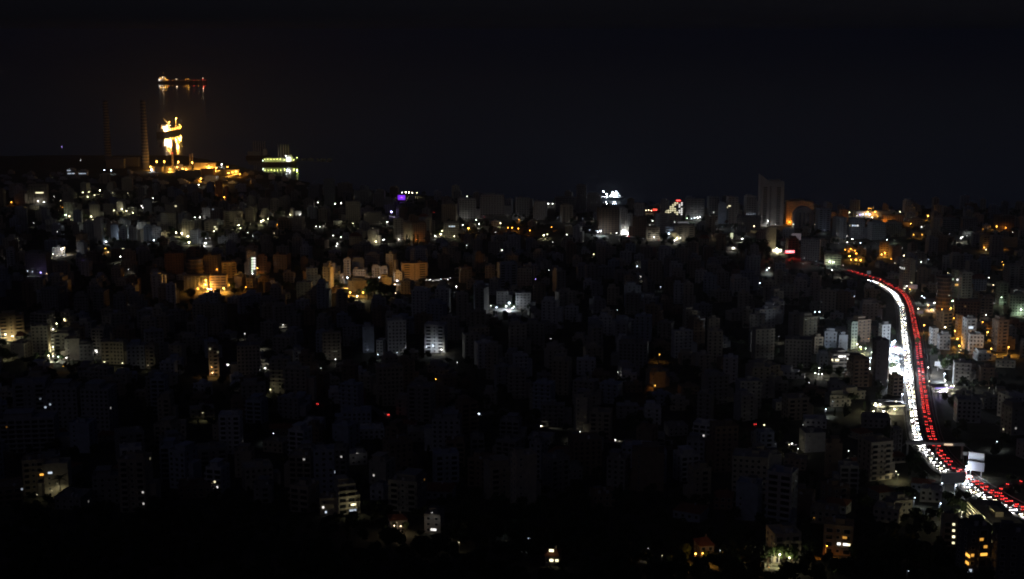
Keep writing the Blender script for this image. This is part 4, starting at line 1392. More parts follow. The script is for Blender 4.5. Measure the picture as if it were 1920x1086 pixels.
LAMPS = """
294.5 303 d 43200 15
309 303 d 43200 15
335 303.5 d 57600 15
361 304.5 d 67200 15
283 313 d 43200 8
284.5 318 c 14400 6
297 316.5 d 38400 6
312 316.5 d 38400 6
319 317 d 28800 6
333 313.5 d 43200 8
323 310.5 o 24000 7
343 316.5 d 19200 6
349 317.5 d 28800 6
355 313 w 19200 8
374 319.5 o 33600 7
392 314.5 d 105600 9
406 315 d 43200 8
400 318 o 24000 6
429 324.5 d 43200 8
436 323 o 28800 7
443 321.5 d 33600 7
416 308.5 w 7200 7
427 313 o 4320 7
450 326.5 o 9600 7
377 335 d 43200 7
409 341 d 124800 7
394.5 344.5 w 33600 6
373 346.5 w 1800 6
421 370 o 9000 5
196 319 c 3500 9
209 319.5 c 3500 9
151.6 300.6 w 0 9
156 361 y 3500 8
188 357 y 4500 8
167.5 360 y 1200 7
165 369 y 2500 4
178 366 y 1500 4
72 377 w 5000 6
83 379 w 2500 5
44 376 y 3500 6
22 379 o 2500 5
102.5 369 w 500 6
124 403 g 8000 8
131 405.5 p 4500 7
172 406 y 9000 7
177 410 y 5000 5
192 419.5 y 4500 9
192 432.5 w 1200 6
204 391.5 y 900 6
214.5 394.5 y 900 7
229 392 y 11000 6
238 395.5 y 3000 7
250 399 y 3000 5
266 386 w 1200 7
268.5 389.5 w 800 6
287.5 371.5 w 1200 7
238 423 y 1500 9
229.5 437 c 38400 6
235 441 c 38400 6
251.5 437 c 38400 6
254 443 c 16000 4
200 453 c 7000 5
289 450 c 10000 5
331 436 y 7700 7
341.5 437.5 y 12600 6
353 443 y 11200 5
355 454 y 12600 5
346 449 g 3500 4
386 456 w 22400 5
386.5 447 w 700 7
394 446.5 w 560 6
366 407.5 w 3080 4
375 407.5 w 1680 4
372 424.5 y 2100 6
402 433 y 2100 5
448 422 y 6300 5
451.5 428 y 1260 6
465 436 w 700 7
474.5 442.5 w 400 7
64.5 418 w 400 7
108.5 434.5 w 300 7
116.5 467 w 12500 9
119.5 465.5 p 4500 9
122.5 463.5 p 700 10
100.5 476.5 w 900 6
198.5 465.5 d 3500 6
203.5 472.5 p 900 4
227 481 w 2200 8
242 505 w 400 7
320 498 w 150 7
53 508 c 700 6
62 509 c 700 6
77.5 511 v 1800 5
89 513 p 700 5
71 489.5 o 300 6
387 526 d 52500 9
386 534 d 33750 5
415.5 522.5 d 18750 8
424.5 522.5 d 33750 8
391 541.5 c 4500 5
397 541.5 c 2500 5
420 540 d 26250 6
443 525 d 18750 7
462 538 o 3000 7
372 541 o 5250 6
408 505 o 2500 9
483.5 502.5 d 2500 8
474 513 w 2500 4
490 415 y 7000 6
494 413 y 7000 4
503 410 y 2500 6
558 398.5 w 6500 5
544.5 402.5 y 2500 4
563 402 w 1500 4
521 421 o 1500 6
514.5 437 p 500 6
596.5 379.5 w 900 7
628.5 382.5 g 5000 9
640 381 w 2500 9
593 424.5 w 900 4
600 425.5 w 1500 4
607 424 w 600 4
625 441.5 w 1500 4
640 444.5 w 900 6
633 457 w 2000 4
631 461.5 w 1500 4
719.5 449.5 w 7000 7
705 453 y 5000 4
662 419 y 700 5
733.5 397 v 5000 9
735 396.5 c 2500 8
726.5 416 w 1800 7
719 406.5 w 400 7
690 395 y 400 7
754 361 w 2500 10
761 360.5 y 6000 9
767 361 y 6000 9
773 361.5 y 3000 9
782 361.5 y 1500 9
876 368 w 1500 8
816.5 442.5 w 3500 5
826.5 439 y 8000 5
829 433 y 3000 7
852 443 y 2500 4
764 446 y 3000 4
757 442 y 3000 4
782 449 o 3000 4
748 449 w 1500 4
776 451.5 w 900 4
878.5 428 d 16000 9
868 421.5 w 1500 8
898.5 419.5 w 3500 7
893 412 g 2500 7
938.5 418 y 2500 8
952.5 427 o 3500 5
960 427 o 3000 5
929 435.5 w 500 6
941.5 469 w 800 7
875 460 w 600 6
664.5 529 d 165240 9
723 524 d 143208 8
670 555 y 36720 5
657 548 d 25920 5
681 548 d 9000 5
740.5 533 p 3500 6
742 549 p 900 5
633.5 533 g 4500 6
641 532 y 4500 7
643.5 519.5 w 300 9
670 521.5 c 7000 5
712 520 c 7000 5
745 526 c 4500 5
652 520 c 5000 5
856 537 w 2200 7
840 523.5 w 700 5
823 525 w 500 5
812 526.5 w 500 5
955 567.5 c 14000 8
949 573.5 w 9000 6
961 577 c 5000 5
920.5 573 w 900 6
931 576 c 2500 4
963.5 574.5 w 1500 5
1014 381 w 900 6
1020 382 w 2500 5
1028 382 w 2500 5
1036 382 w 1500 5
1044 375 w 1500 8
1047 379 c 3500 5
1168.5 394.5 w 300 8
1170 433 w 12000 6
1176 437 w 12000 4
1181 430 w 4000 6
1126 433 c 14000 8
1121 434 c 4000 8
1105.5 431 c 500 7
1117.5 432.5 c 500 7
1156 436.5 w 900 5
1143 395.5 w 300 7
1144.5 409 w 300 7
1205 395 w 700 6
1211 394.5 p 900 6
1216 394 p 900 6
1221 395 p 900 6
1304.5 383 c 2500 12
1306 388.5 w 5000 10
1302 408.5 c 3000 5
1308 408 w 5000 5
1312 406.5 c 2500 6
1288 409 g 1200 6
1296 410 c 1500 6
1223.5 414 w 900 6
1218 422 w 400 6
1260.5 401.5 w 2500 5
1260 414.5 w 900 6
1264 414.5 w 900 6
1226 444.5 w 3500 4
1265 450.5 w 9000 5
1269 447 y 7000 4
1254 438 c 6000 5
1275.5 446.5 w 1500 4
1296 436 p 1200 5
1062.5 440 w 900 7
1019.5 441 y 4500 6
1026 439.5 y 1500 6
973 411.5 o 900 6
993.5 432 o 1800 5
972 428.5 o 2500 5
1034 426 o 900 6
1036 454 w 500 5
1375 465 w 4500 5
1371.5 446.5 y 1500 5
1348 449 y 1500 4
1391 447.5 w 4500 6
1422 449.5 w 4500 5
1418 452 c 1500 5
1413.5 424 p 2500 9
1439 414.5 w 3500 8
1409 406 c 2500 5
1456 466 w 9000 5
1448.5 470 y 6000 4
1461 470.5 y 7000 5
1465 469 y 4000 4
1523 410 c 6000 10
1498 395 w 100 8
1437 506 c 3500 6
1441 502 w 2500 7
1508 484 w 500 6
1555 491 g 5000 5
1562 492 g 3500 5
1580 497 w 500 6
1559 506 w 1200 6
1577 511.5 w 2200 6
1592 398 y 1500 7
1585.5 408.5 y 1500 6
1579 412 o 4500 5
1612 402.5 v 3000 6
1617 402 c 2500 5
1624 401.5 c 2500 5
1629.5 402 c 4500 6
1635 407.5 y 2500 6
1645 405.5 d 1500 6
1606 404 w 700 6
1640 397 d 5000 8
1626 397.5 d 5000 8
1654 416 o 6000 5
1665 417 o 5000 5
1680 405 w 900 7
1690 403.5 w 900 7
1687 397 y 1200 8
1711 409 y 1500 7
1739 404.5 d 6000 8
1727 425.5 w 1200 7
1707 419.5 d 2500 5
1712 440 d 1500 6
1728 440 d 1500 6
1690.5 465 w 300 6
1597.5 448 w 3500 5
1588 454 w 1500 5
1587 442.5 w 500 6
1612.5 455.5 c 4000 6
1662 449.5 c 3000 6
1694 479 p 1800 7
1584 468 o 2500 5
1594 466 o 3500 6
1592.5 480 d 4500 6
1604.5 475 o 4500 8
1604 487 d 6000 4
1613 487.5 d 5000 4
1595 487 d 3000 4
1602 470 o 3500 6
1652 477 d 6500 5
1658 474 d 5000 6
1670 485 o 1500 5
1677 493 w 300 5
1659 462 d 3000 8
1726 491 w 1200 7
1740 486.5 c 300 6
1800.5 446.5 w 3500 7
1803.5 444 w 2500 8
1812 442 w 500 8
1842 429.5 d 300 8
1867.5 424.5 d 4000 6
1885 427 o 3000 5
1844.5 464 d 3500 5
1848 468 y 1500 4
1880 460 o 3000 6
1880.5 496 d 900 7
1878 490 d 700 9
1897.5 435.5 w 200 6
1699 536 w 3500 6
1705 542 d 1800 5
1690 520 y 900 5
1708 530 y 1500 6
1727.5 555 c 3500 8
1732 557.5 c 3500 8
1750.5 567.5 w 9000 9
1739 572 d 6000 7
1720.5 578.5 y 3500 6
1745 581 d 5000 5
1756 583 d 3500 5
1765 580 d 3500 6
1781 577.5 d 9000 9
1784 588 d 5000 6
1778 570 w 500 7
1785 564 g 4500 6
1787 596 o 2500 7
1861 557 w 400 8
1861 568.5 w 500 8
1847 590 w 1500 8
1853 520.5 w 900 8
1846 521 d 300 8
1861 534 p 1500 7
1876 557.5 g 2500 7
1902 566 g 3500 7
1913 580 g 4500 6
1731.5 609 d 4500 8
1742.5 614.5 o 4500 6
1770.5 613 y 4500 6
1789 620 d 9000 7
1793.5 634.5 d 7000 8
1797 648 d 4500 6
1799.5 655.5 y 700 5
1797 660 w 400 5
1841 603 o 3500 7
1850 622 d 9000 8
1856.5 653 d 9000 8
1889 650 d 9000 8
1867.5 664 d 300 6
1672 641 c 105600 9
1676 638.5 c 59400 9
1671.5 690 c 171600 8
1675 688 w 171600 8
1682 694 c 105600 8
1674 672 c 59400 9
1684 682 w 59400 9
1673 656 c 46200 9
1690 738 c 5000 7
1738.5 688 w 2500 8
1741 714 y 900 4
1769 700 c 7000 8
1770.5 712 w 9000 7
1772 721 w 16000 6
1776 722 y 5000 5
1781.5 722.5 y 2500 6
1786.5 722.5 y 2500 6
1761 733 v 5000 5
1772 731 v 3500 5
1853 726 y 300 6
1615.5 668.5 c 5000 9
1630.5 670.5 c 6000 9
1629.5 690 c 5000 6
1629 706 w 9000 5
1612 650 y 9000 6
1606 645 y 6000 5
1622 653 g 2500 5
1638 650 g 3500 7
1633 660 g 2000 5
1640 755 y 6000 7
1648.5 757 w 7000 6
1636.5 770 y 9000 5
1655 770 w 6000 5
1678 752 y 2500 6
1676 766 y 6000 4
1535 689 w 1800 7
1527.5 699 w 1800 4
1534 700.5 w 1200 4
1540.5 700.5 w 2500 4
1527.5 584.5 c 1200 6
1535.5 584.5 c 2000 6
1601 555.5 c 500 6
1459 630.5 w 500 6
1560 751.5 c 500 6
1547 766 c 1500 6
1478 832 y 700 5
1495 840 w 700 5
1589.5 844 w 700 5
1678 882 y 1200 6
1682 888 y 500 6
1678.5 928 c 2500 6
1713 931 c 1500 6
1761 941.5 c 2200 6
1780 960 c 1575 6
1799.5 966 w 270 6
1809 872 c 10400 9
1812 878 w 9000 7
1764 904 c 3500 6
1790 908 c 4500 6
1867 826.5 c 900 6
1690 1012 d 405 5
1460 1036 y 4050 6
1447 1030 y 2250 6
1478 1042 y 2700 5
1440 1060 d 405 5
1548 1020 o 1575 6
1303 1035 d 4050 5
1316 1034 d 3150 6
1349 1029 w 270 5
1214.5 1024.5 w 315 6
1240.5 1038.5 y 180 5
740 983 p 1417.5 5
752 984 p 787.5 5
745 977 p 551.25 6
811 960 w 120 8
799 975 y 141.75 5
663 945 y 900 5
991 1006 c 141.75 6
110 905 y 550 6
72 925 y 175 5
100 918 y 400 5
65.5 619.5 w 2600 9
101 617 w 3120 6
112 619.5 w 1300 5
108 606 y 3640 8
122 598 y 1300 8
93 666 y 4680 6
101.5 667.5 w 3120 5
111 668 g 2600 5
101 650 y 4680 7
12 627 y 4680 6
25 630 y 4680 5
40 640 y 2600 5
64 640 w 1820 6
64 652 w 1300 5
10 662 y 1300 6
126 670 w 1820 5
183 660 w 936 5
197 678 y 936 5
231 680 y 1300 5
279 684 y 468 5
120 686 d 468 5
812 648 c 2430 5
828 655 w 3780 4
800 650 c 1215 5
709 664 c 810 5
690 655 c 405 5
745 660 c 630 6
761 651 w 135 7
460 625 w 500 6
487 643 w 1500 6
498 689.5 w 3000 4
531.5 608.5 w 300 6
629.5 673 w 1200 4
399.5 698 p 1800 5
398 688 d 1200 6
233.5 561 w 700 8
68 596.5 w 260 7
817.5 710 d 900 5
829 718 y 500 5
1090.5 814 w 2500 6
1087 808 w 1200 6
1228 722 d 900 5
1236 664 d 900 7
1194.5 499 c 1200 4
1201 518.5 w 500 6
1238.5 537.5 c 400 5
1113 476.5 y 900 4
978.5 525 d 500 5
1424 530 c 1800 5
1432 795.5 y 900 4
514 811 c 900 7
508 729.5 y 900 4
381.5 772.5 y 400 6
117.5 275.5 v 600 30
"""
LAMP_ROWS = []
for row in LAMPS.strip().splitlines():
    q = row.split()
    LAMP_ROWS.append((float(q[0]), float(q[1]), q[2], float(q[3]), float(q[4])))
for (px, py, code, pw, h) in LAMP_ROWS:
    lamp(px, py, code, pw, h, s=26 if pw > 1500 else (14 if pw > 600 else 7), rk=(1.5 if pw > 11000 else (1.15 if pw > 4000 else (.85 if pw > 700 else .6))))

for x in (-.8, .1, .8):  # made-up fill lamps that brighten the front of the pointed tower
    q = TOWER[0] + Vector((TOWER[1] * x, -16 - 4 * abs(x), 0))
    q.z = terr(q.x, q.y)
    lamp(0, 0, 'w', 3900, 5, P=q, rk=.4, s=8)
for (bld, xs, code, pw) in ((HOTEL, (-.4, -.13, .13, .4), 'o', 26000), (WAREHOUSE, (-.35, .05, .38), 'd', 26000)):  # hotel row is added, to light its whole front
    _, M, w, d, h, fh = bld
    for x in xs:
        q = M @ Vector((w * x, -d / 2 - 4.0, 0))
        q.z = terr(q.x, q.y)
        lamp(0, 0, code, pw, 3.5, P=q, rk=.8)

pa, an, zb, Ld = DEPOT
M = Matrix.Translation((pa.x, pa.y, zb)) @ Matrix.Rotation(an, 4, 'Z')
for t in (.08, .3, .55, .8):  # added lamps with small bulbs, only to light the depot slats
    q = M @ Vector((Ld * t, -5, 0))
    q.z = max(terr(q.x, q.y), zb)
    lamp(0, 0, 'y', 9000, 5, P=q, rk=.4, s=8)

# made-up fill lamps, tiny bulbs, that lift the facades of the seafront quarter
for (px, py, code) in ((840, 418, 'y'), (872, 408, 'w'), (906, 404, 'w'), (926, 408, 'w'), (952, 404, 'w'), (978, 409, 'w'), (1008, 411, 'w'), (1046, 409, 'c'), (1066, 416, 'w'), (1092, 409, 'c'),
                       (1112, 410, 'w'), (1140, 446, 'w'), (1197, 418, 'w'), (1206, 446, 'w'), (1240, 446, 'w'), (1300, 414, 'c'), (1334, 442, 'p'), (1336, 416, 'c'), (1354, 424, 'c'), (1372, 426, 'c'),
                       (1404, 417, 'w'), (1400, 438, 'c'), (1545, 432, 'c'), (1572, 456, 'c'), (1604, 454, 'c'), (1642, 456, 'c'), (1676, 450, 'g'), (1780, 438, 'c'), (1816, 437, 'c'),
                       (320, 408, 'y'), (410, 418, 'y'), (436, 430, 'y'), (470, 420, 'y'), (515, 400, 'y'), (534, 398, 'y'), (610, 420, 'y'), (640, 417, 'y'), (664, 423, 'y'), (700, 428, 'y'),
                       (300, 438, 'y'), (164, 366, 'y'), (240, 362, 'y'), (212, 362, 'y'), (72, 388, 'y'), (1505, 494, 'c'), (1530, 490, 'c'), (1815, 572, 'y'), (1880, 578, 'g'), (1900, 548, 'c')):
    lamp(px, py, code, 3000, 5, rk=.3, s=5)

# ------------------------------------------------------------------ footbridge, billboards, signs
P0, P1 = hit(1697, 862), hit(1806, 860)
zt = max(P0.z, P1.z) + 9.0
mid = (P0 + P1) / 2
L = (P1 - P0).length
root = thing('footbridge', 'grey covered footbridge crossing over the highway', 'footbridge', (mid.x, mid.y, zt), math.atan2(P1.y - P0.y, P1.x - P0.x))
MB().box(-L / 2, L / 2, -1.4, 1.4, -.5, 0, MATS['wall_concrete']).build('deck', root)
for y in (-1.35, 1.35):
    MB().box(-L / 2, L / 2, y - .06, y + .06, .02, 1.3, STEEL).build('railing', root)
for x in (-L * .47, L * .02, L * .47):
    MB().box(x - .5, x + .5, -.8, .8, -14, -.51, MATS['wall_concrete']).build('pier_column', root)
MB().box(L * .15, L * .3, -1.5, -1.44, -.3, .9, glow('p', 0.9)).build('lit_panel', root)
for (x, s) in ((-L / 2, -1), (L / 2, 1)):
    for i in range(12):
        add_box_part('stair_tread', root, MATS['wall_concrete'], x + s * (.4 + i * .8), 0, -.3 - i * .62, .8, 2.4, .18)


def print_mat(name, a, bb, e):
    m = bpy.data.materials.new(name)
    m.use_nodes = True
    nt = m.node_tree
    pr = nt.nodes["Principled BSDF"]
    tcn = nt.nodes.new("ShaderNodeTexCoord")
    br = nt.nodes.new("ShaderNodeTexBrick")
    br.inputs["Scale"].default_value = 2.2
    br.inputs["Color1"].default_value = (*a, 1)
    br.inputs["Color2"].default_value = (*bb, 1)
    br.inputs["Mortar"].default_value = (*[.9 * q for q in a], 1)
    nt.links.new(tcn.outputs["Generated"], br.inputs["Vector"])
    nt.links.new(br.outputs[0], pr.inputs["Base Color"])
    nt.links.new(br.outputs[0], pr.inputs["Emission Color"])
    pr.inputs["Emission Strength"].default_value = e
    pr.inputs["Roughness"].default_value = .5
    m.cycles.emission_sampling = 'NONE'
    return m


def billboard(x0, x1, yt, yb, ybase, label, m, rotz=0.0, posts=2, on_roof=None):
    if on_roof is None:
        P = hit((x0 + x1) / 2, ybase)
    else:
        P = on_roof
    mpp = (P - EYE).dot(FW) / F
    w, h, z0 = (x1 - x0) * mpp, (yb - yt) * mpp * 1.03, max(.3, (ybase - yb) * mpp)
    root = thing('billboard', label, 'billboard', P, rotz, 'roadside billboards')
    xs = (0,) if posts == 1 else (-w * .35, w * .35)
    for x in xs:
        MB().tube((x, .3, -2), (x, .3, z0 + h * .9), .22 if posts > 1 else .45, .2 if posts > 1 else .4, STEEL, 8).build('post', root)
    fr_ = MB().box(-w / 2 - .2, w / 2 + .2, -.25, .1, z0 - .2, z0 + h + .2, STEEL).build('frame', root)
    MB().box(-w / 2, w / 2, -.3, -.254, z0, z0 + h, m).build('panel', fr_)
    dz = (P - EYE).dot(FW)
    CLEAR.append(((x0 + x1) / 2, (yt + yb) / 2, dz))
    RECTS.append((x0, x1, yt, yb, dz))
    return root


PW = print_mat('poster_pale', (.75, .78, .85), (.40, .42, .55), .10)
PD = print_mat('poster_mauve', (.55, .45, .5), (.35, .3, .38), .18)
billboard(1752, 1764.5, 678, 686, 697, 'small pale billboard on a single pole right of the red carriageway', PW, R(-25), 1)
billboard(1815, 1842, 848, 862, 896, 'upper of the two stacked billboards with a printed poster', PW, R(-22), 2)
billboard(1815, 1843, 866, 882, 898, 'lower plain grey one of the two stacked billboards', print_mat('poster_grey', (.30, .32, .40), (.28, .3, .37), .12), R(-22), 2)
billboard(1762, 1810, 886, 905, 918, 'large dark billboard seen from its unlit back beside the highway', MATS['wall_dark'], R(12), 2)
billboard(1703, 1719, 534, 541.5, 548, 'pale billboard beside a white lamp below the bell-gabled building', PD, R(-10))
billboard(1625, 1632, 508, 514, 522, 'tiny square pale billboard above the curve of the red carriageway', PW, 0, 1)
billboard(1369, 1374, 437, 445, 462, 'narrow lit sign panel on a tall pole', mat('lit_sign_yellow', (.7, .7, .5), var=0, emit=(.9, .95, .6), estr=.8), 0, 1)
billboard(1805, 1813, 847, 853, 868, 'small pale poster board left of the stacked billboards', PW, R(-20))
billboard(1720, 1730, 583, 588, 594, 'small dim grey billboard below the yellow street light', PD, R(-10))
billboard(1271.5, 1291, 416, 427, 428, 'grey billboard standing on the cream block roof', print_mat('poster_roof', (.45, .45, .48), (.42, .42, .45), .3), 0)
billboard(1484, 1501.5, 438, 450, 451, 'mauve printed billboard standing above the red-lit shop block', PD, R(-8))


def wall_sign(x0, x1, yt, yb, label, m, foot=3.0, name='shop_sign', light=None):
    """a lit sign panel on legs in front of whatever stands there"""
    P = hit((x0 + x1) / 2, yb + foot)
    mpp = (P - EYE).dot(FW) / F
    w, h = (x1 - x0) * mpp, (yb - yt) * mpp
    z0 = foot * mpp
    root = thing(name, label, 'sign', P, 0)
    sb_ = MB().box(-w / 2, w / 2, -.15, .15, z0, z0 + h, MATS['wall_dark']).build('sign_box', root)
    MB().box(-w / 2 + .1, w / 2 - .1, -.2, -.153, z0 + .1, z0 + h - .1, m).build('lit_panel', sb_)
    for x in (-w * .4, w * .4):
        MB().tube((x, .1, -2), (x, .1, z0), .12, .12, STEEL, 6).build('post', root)
    if light:
        lamp_light(root, (0, -1.5, z0 + h / 2), light[0], light[1], .5)
    CLEAR.append(((x0 + x1) / 2, (yt + yb) / 2, (P - EYE).dot(FW)))
    return root


wall_sign(746, 760, 366, 375, 'glowing purple wall screen near the shore', mat('purple_screen', (.2, .05, .4), var=0.5, scale=.2, emit=(.22, .03, .85), estr=1.1), name='lit_screen', light=('v', 900))
wall_sign(1472, 1489, 469.5, 474.5, 'glaring pink and red shop sign over the road', mat('red_sign', (.5, .1, .1), var=0, emit=(1, .25, .3), estr=2.6), foot=10.5, light=('r', 9000))
wall_sign(1224, 1232, 391.5, 395, 'small red neon sign on the shore', mat('red_sign2', (.5, .1, .1), var=0, emit=(1, .08, .05), estr=2.0), light=('r', 500))
wall_sign(1448, 1466, 467, 473, 'row of white lit shop fronts left of the red sign', mat('white_shop', (.8, .8, .7), var=.3, emit=(1, .95, .75), estr=1.2), light=('y', 2500))

# rooftop arch lit gold on the seafront hall
P = hit(1632, 404)
root = thing('rooftop_arch', 'small golden lit arch with two posts above the seafront hall', 'arch', (P.x, P.y - 2, P.z))
g = MATS['wall_cream']
for x in (-5, 1):
    MB().tube((x, 0, 0), (x, 0, 15), .7, .5, g).build('post', root)
MB().box(-6, 5, -.5, .5, 12.5, 14, g).build('beam', root)
MB().tube((4, 0, 13.9), (5, 0, 18), .6, .3, g).build('finial', root)
lamp_light(root, (-1, -4, 8), 'd', 5000, .5)

# filling station canopies
for (px, py, w, d, lab, code) in ((1764, 728, 16, 12, 'filling station canopy edged in violet light right of the highway', 'v'),
                                  (1664, 764, 22, 10, 'filling station canopy lit yellow left of the highway', 'y')):
    P = hit(px, py + 8)
    root = thing('filling_station_canopy', lab, 'canopy', P, R(10))
    MB().box(-w / 2, w / 2, -d / 2, d / 2, 5, 5.8, SHIPW).build('roof', root)
    MB().box(-w / 2 - .05, w / 2 + .05, -d / 2 - .06, -d / 2 - .01, 5.1, 5.7, glow(code, 1.2)).build('lit_fascia', root)
    for x in (-w * .35, w * .35):
        MB().tube((x, 0, -2), (x, 0, 5), .3, .3, SHIPW).build('column', root)
    for x in (-w * .25, w * .25):
        MB().box(x - .5, x + .5, -.4, .4, 0, 1.9, MATS['wall_white']).build('fuel_pump', root)
    lamp_light(root, (0, 0, 4.2), 'w' if code == 'v' else 'y', 3000, .5)


# ------------------------------------------------------------------ cars
def car_meshes(wall):
    mb = MB()
    prof = [(-2.15, .35), (2.1, .35), (2.2, .62), (2.05, .80), (1.05, .92), (.45, 1.40), (-1.25, 1.42), (-1.95, .98), (-2.2, .92)]
    n = len(prof)
    for y, s in ((-.88, 1.0), (.88, 1.0)):
        for (x, z) in prof:
            yy = y * (.82 if z > 1.1 else 1)
            mb.v.append((x, yy, z))
    mb.f += [tuple(range(n)), tuple(range(2 * n - 1, n - 1, -1))]
    mb.f += [((i + 1) % n, i, n + i, n + (i + 1) % n) for i in range(n)]
    mb.mi += [mb._m(wall)] * (n + 2)
    for x in (-1.35, 1.35):
        for y in (-.80, .80):
            mb.tube((x, y - .11, .33), (x, y + .11, .33), .33, .33, MATS['wall_dark'], 8)
    return mb.mesh('body')


CARMATS = [mat('car_' + k, c, rough=.3, var=0, spec=.5) for k, c in (('white', (.7, .7, .7)), ('silver', (.35, .36, .38)), ('black', (.02, .02, .022)), ('red', (.3, .02, .02)), ('blue', (.03, .06, .2)))]
CARB = [car_meshes(m) for m in CARMATS]
glm = MB()
glm.v = [(1.02, -.74, .97), (1.02, .74, .97), (.50, .68, 1.385), (.50, -.68, 1.385)]
glm.v = [(x + .03, y, z + .03) for x, y, z in glm.v]
glm.f = [(0, 1, 2, 3)]
glm.mi = [glm._m(GLASS)]
WIND = glm.mesh('windscreen')
rgm = MB()
rgm.v = [(-1.27 - .03, .68, 1.41), (-1.27 - .03, -.68, 1.41), (-1.93 - .03, -.76, 1.0), (-1.93 - .03, .76, 1.0)]
rgm.f = [(0, 3, 2, 1)]
rgm.mi = [rgm._m(GLASS)]
REARW = rgm.mesh('rear_window')
HEADS = [MB().box(2.06, 2.24, -.26, .26, -.15, .15, glow(c_, e_)).mesh('headlight') for c_, e_ in (('w', 30), ('w', 14), ('y', 20), ('c', 24))]
HEAD = HEADS[0]
TAIL = MB().box(-2.24, -2.1, -.21, .21, -.13, .13, mat('tail_light', (.4, .02, .02), var=0, emit=(1, .05, .045), estr=6)).mesh('tail_light')
beam = bpy.data.lights.new('headlight_beam', 'SPOT')
beam.energy = 9000
beam.spot_size = R(58)
beam.spot_blend = 1.0
beam.shadow_soft_size = .3
beam.color = (1, .96, .9)
tailg = bpy.data.lights.new('tail_light_glow', 'POINT')
tailg.energy = 26
tailg.color = COLS['r']
tailg.shadow_soft_size = .3


def car(p, d, label, group, mode, paint=None, light=True):
    root = thing('car', label, 'car', p, math.atan2(d.y, d.x), group)
    pitch = -math.asin(max(-.3, min(.3, d.z)))
    root.rotation_euler = (0, pitch, math.atan2(d.y, d.x))
    body = link('body', CARB[rnd.randrange(5) if paint is None else paint], root)
    link('windscreen', WIND, body)
    link('rear_window', REARW, body)
    if mode == 'head':
        hm_ = rnd.choice(HEADS)
        for y in (-.58, .58):
            link('headlight', hm_, body, (0, y, .68))
        if light:
            lo = link('headlight_beam', beam, root, (2.35, 0, .72))
            lo.rotation_euler = (0, R(-70), 0)
    elif mode == 'tail':
        for y in (-.58, .58):
            link('tail_light', TAIL, body, (0, y, .78))
        if light:
            link('tail_light_glow', tailg, root, (-2.7, 0, .7))
    return root


def at_len(line, s):
    acc = 0.0
    for i in range(len(line) - 1):
        l = (line[i + 1] - line[i]).length
        if acc + l >= s:
            t = (s - acc) / l
            p = line[i].lerp(line[i + 1], t)
            return p, (line[i + 1] - line[i]).normalized()
        acc += l
    return None, None


def line_len(line):
    return sum((line[i + 1] - line[i]).length for i in range(len(line) - 1))


def traffic(line, lanes, spacing, mode, rev, lanenames, road, start=0.0, end=1.0, vis=None):
    Lt = line_len(line)
    # where the footbridge crosses
    bx = hit(1740 if mode == 'head' else 1757, 840)
    best, sb, s = 1e9, 0, 0
    while s < Lt:
        p, _ = at_len(line, s)
        if p is not None and (p - bx).length < best:
            best, sb = (p - bx).length, s
        s += 5
    far_cars = []
    for lane, nm in zip(lanes, lanenames):
        items = []
        s = Lt * start + rnd.random() * spacing
        while s < Lt * end:
            p, d = at_len(line, s)
            if p is None:
                break
            qx, qy, _ = project(p)
            if qx < 1930 and (vis is None or vis(qx, qy)):
                sv = Vector((d.y, -d.x, 0)).normalized()
                items.append((s, p + sv * (lane + rnd.uniform(-.25, .25)), -d if rev else d))
            s += spacing * (rnd.uniform(.72, 1.2) if rnd.random() < .85 else rnd.uniform(1.3, 2.2))
        up = sorted([t for t in items if t[0] < sb], key=lambda t: -t[0])
        dn = sorted([t for t in items if t[0] >= sb], key=lambda t: t[0])
        for side, lst in (('beyond', up), ('before', dn)):
            for i, (s_, p, d) in enumerate(lst):
                if project(p)[1] < FAR_Y:
                    far_cars.append((p, d, mode))
                    continue
                what = 'white headlights' if mode == 'head' else 'red tail lights'
                car(p + Vector((0, 0, .01)), d, f"car, {what}, {nm}, {ordinal(i + 1)} {side} the footbridge", f'cars on the highway with {what}', mode)
    far_traffic(far_cars, 'far queue of cars with ' + ('white headlights' if mode == 'head' else 'red tail lights') + ' beyond the highway bend')


FAR_Y = 640


def far_traffic(cars, label):
    mb = MB()
    for (p, d, mode) in cars:
        M = Matrix.Translation(p) @ Matrix.Rotation(math.atan2(d.y, d.x), 4, 'Z')
        hm_ = rnd.choice(HEADS)
        srcs = [(CARB[rnd.randrange(5)], (0, 0, 0)), (WIND, (0, 0, 0))] + [(hm_ if mode == 'head' else TAIL, (0, y, .7)) for y in (-.58, .58)]
        for me, off in srcs:
            n0 = len(mb.v)
            for v in me.vertices:
                mb.v.append(tuple(M @ (v.co + Vector(off))))
            for pl in me.polygons:
                mb.f.append(tuple(n0 + i for i in pl.vertices))
                mb.mi.append(mb._m(me.materials[pl.material_index]))
        if mode == 'head':
            lo = link('headlight_beam', beam, None, M @ Vector((2.35, 0, .72)))
            lo.rotation_euler = (0, R(-70), math.atan2(d.y, d.x))
        else:
            link('tail_light_glow', tailg, None, M @ Vector((-2.7, 0, .7)))
    if mb.v:
        o = stuff(mb.build('distant_traffic'))
        o["label"] = label
        o["category"] = "traffic"


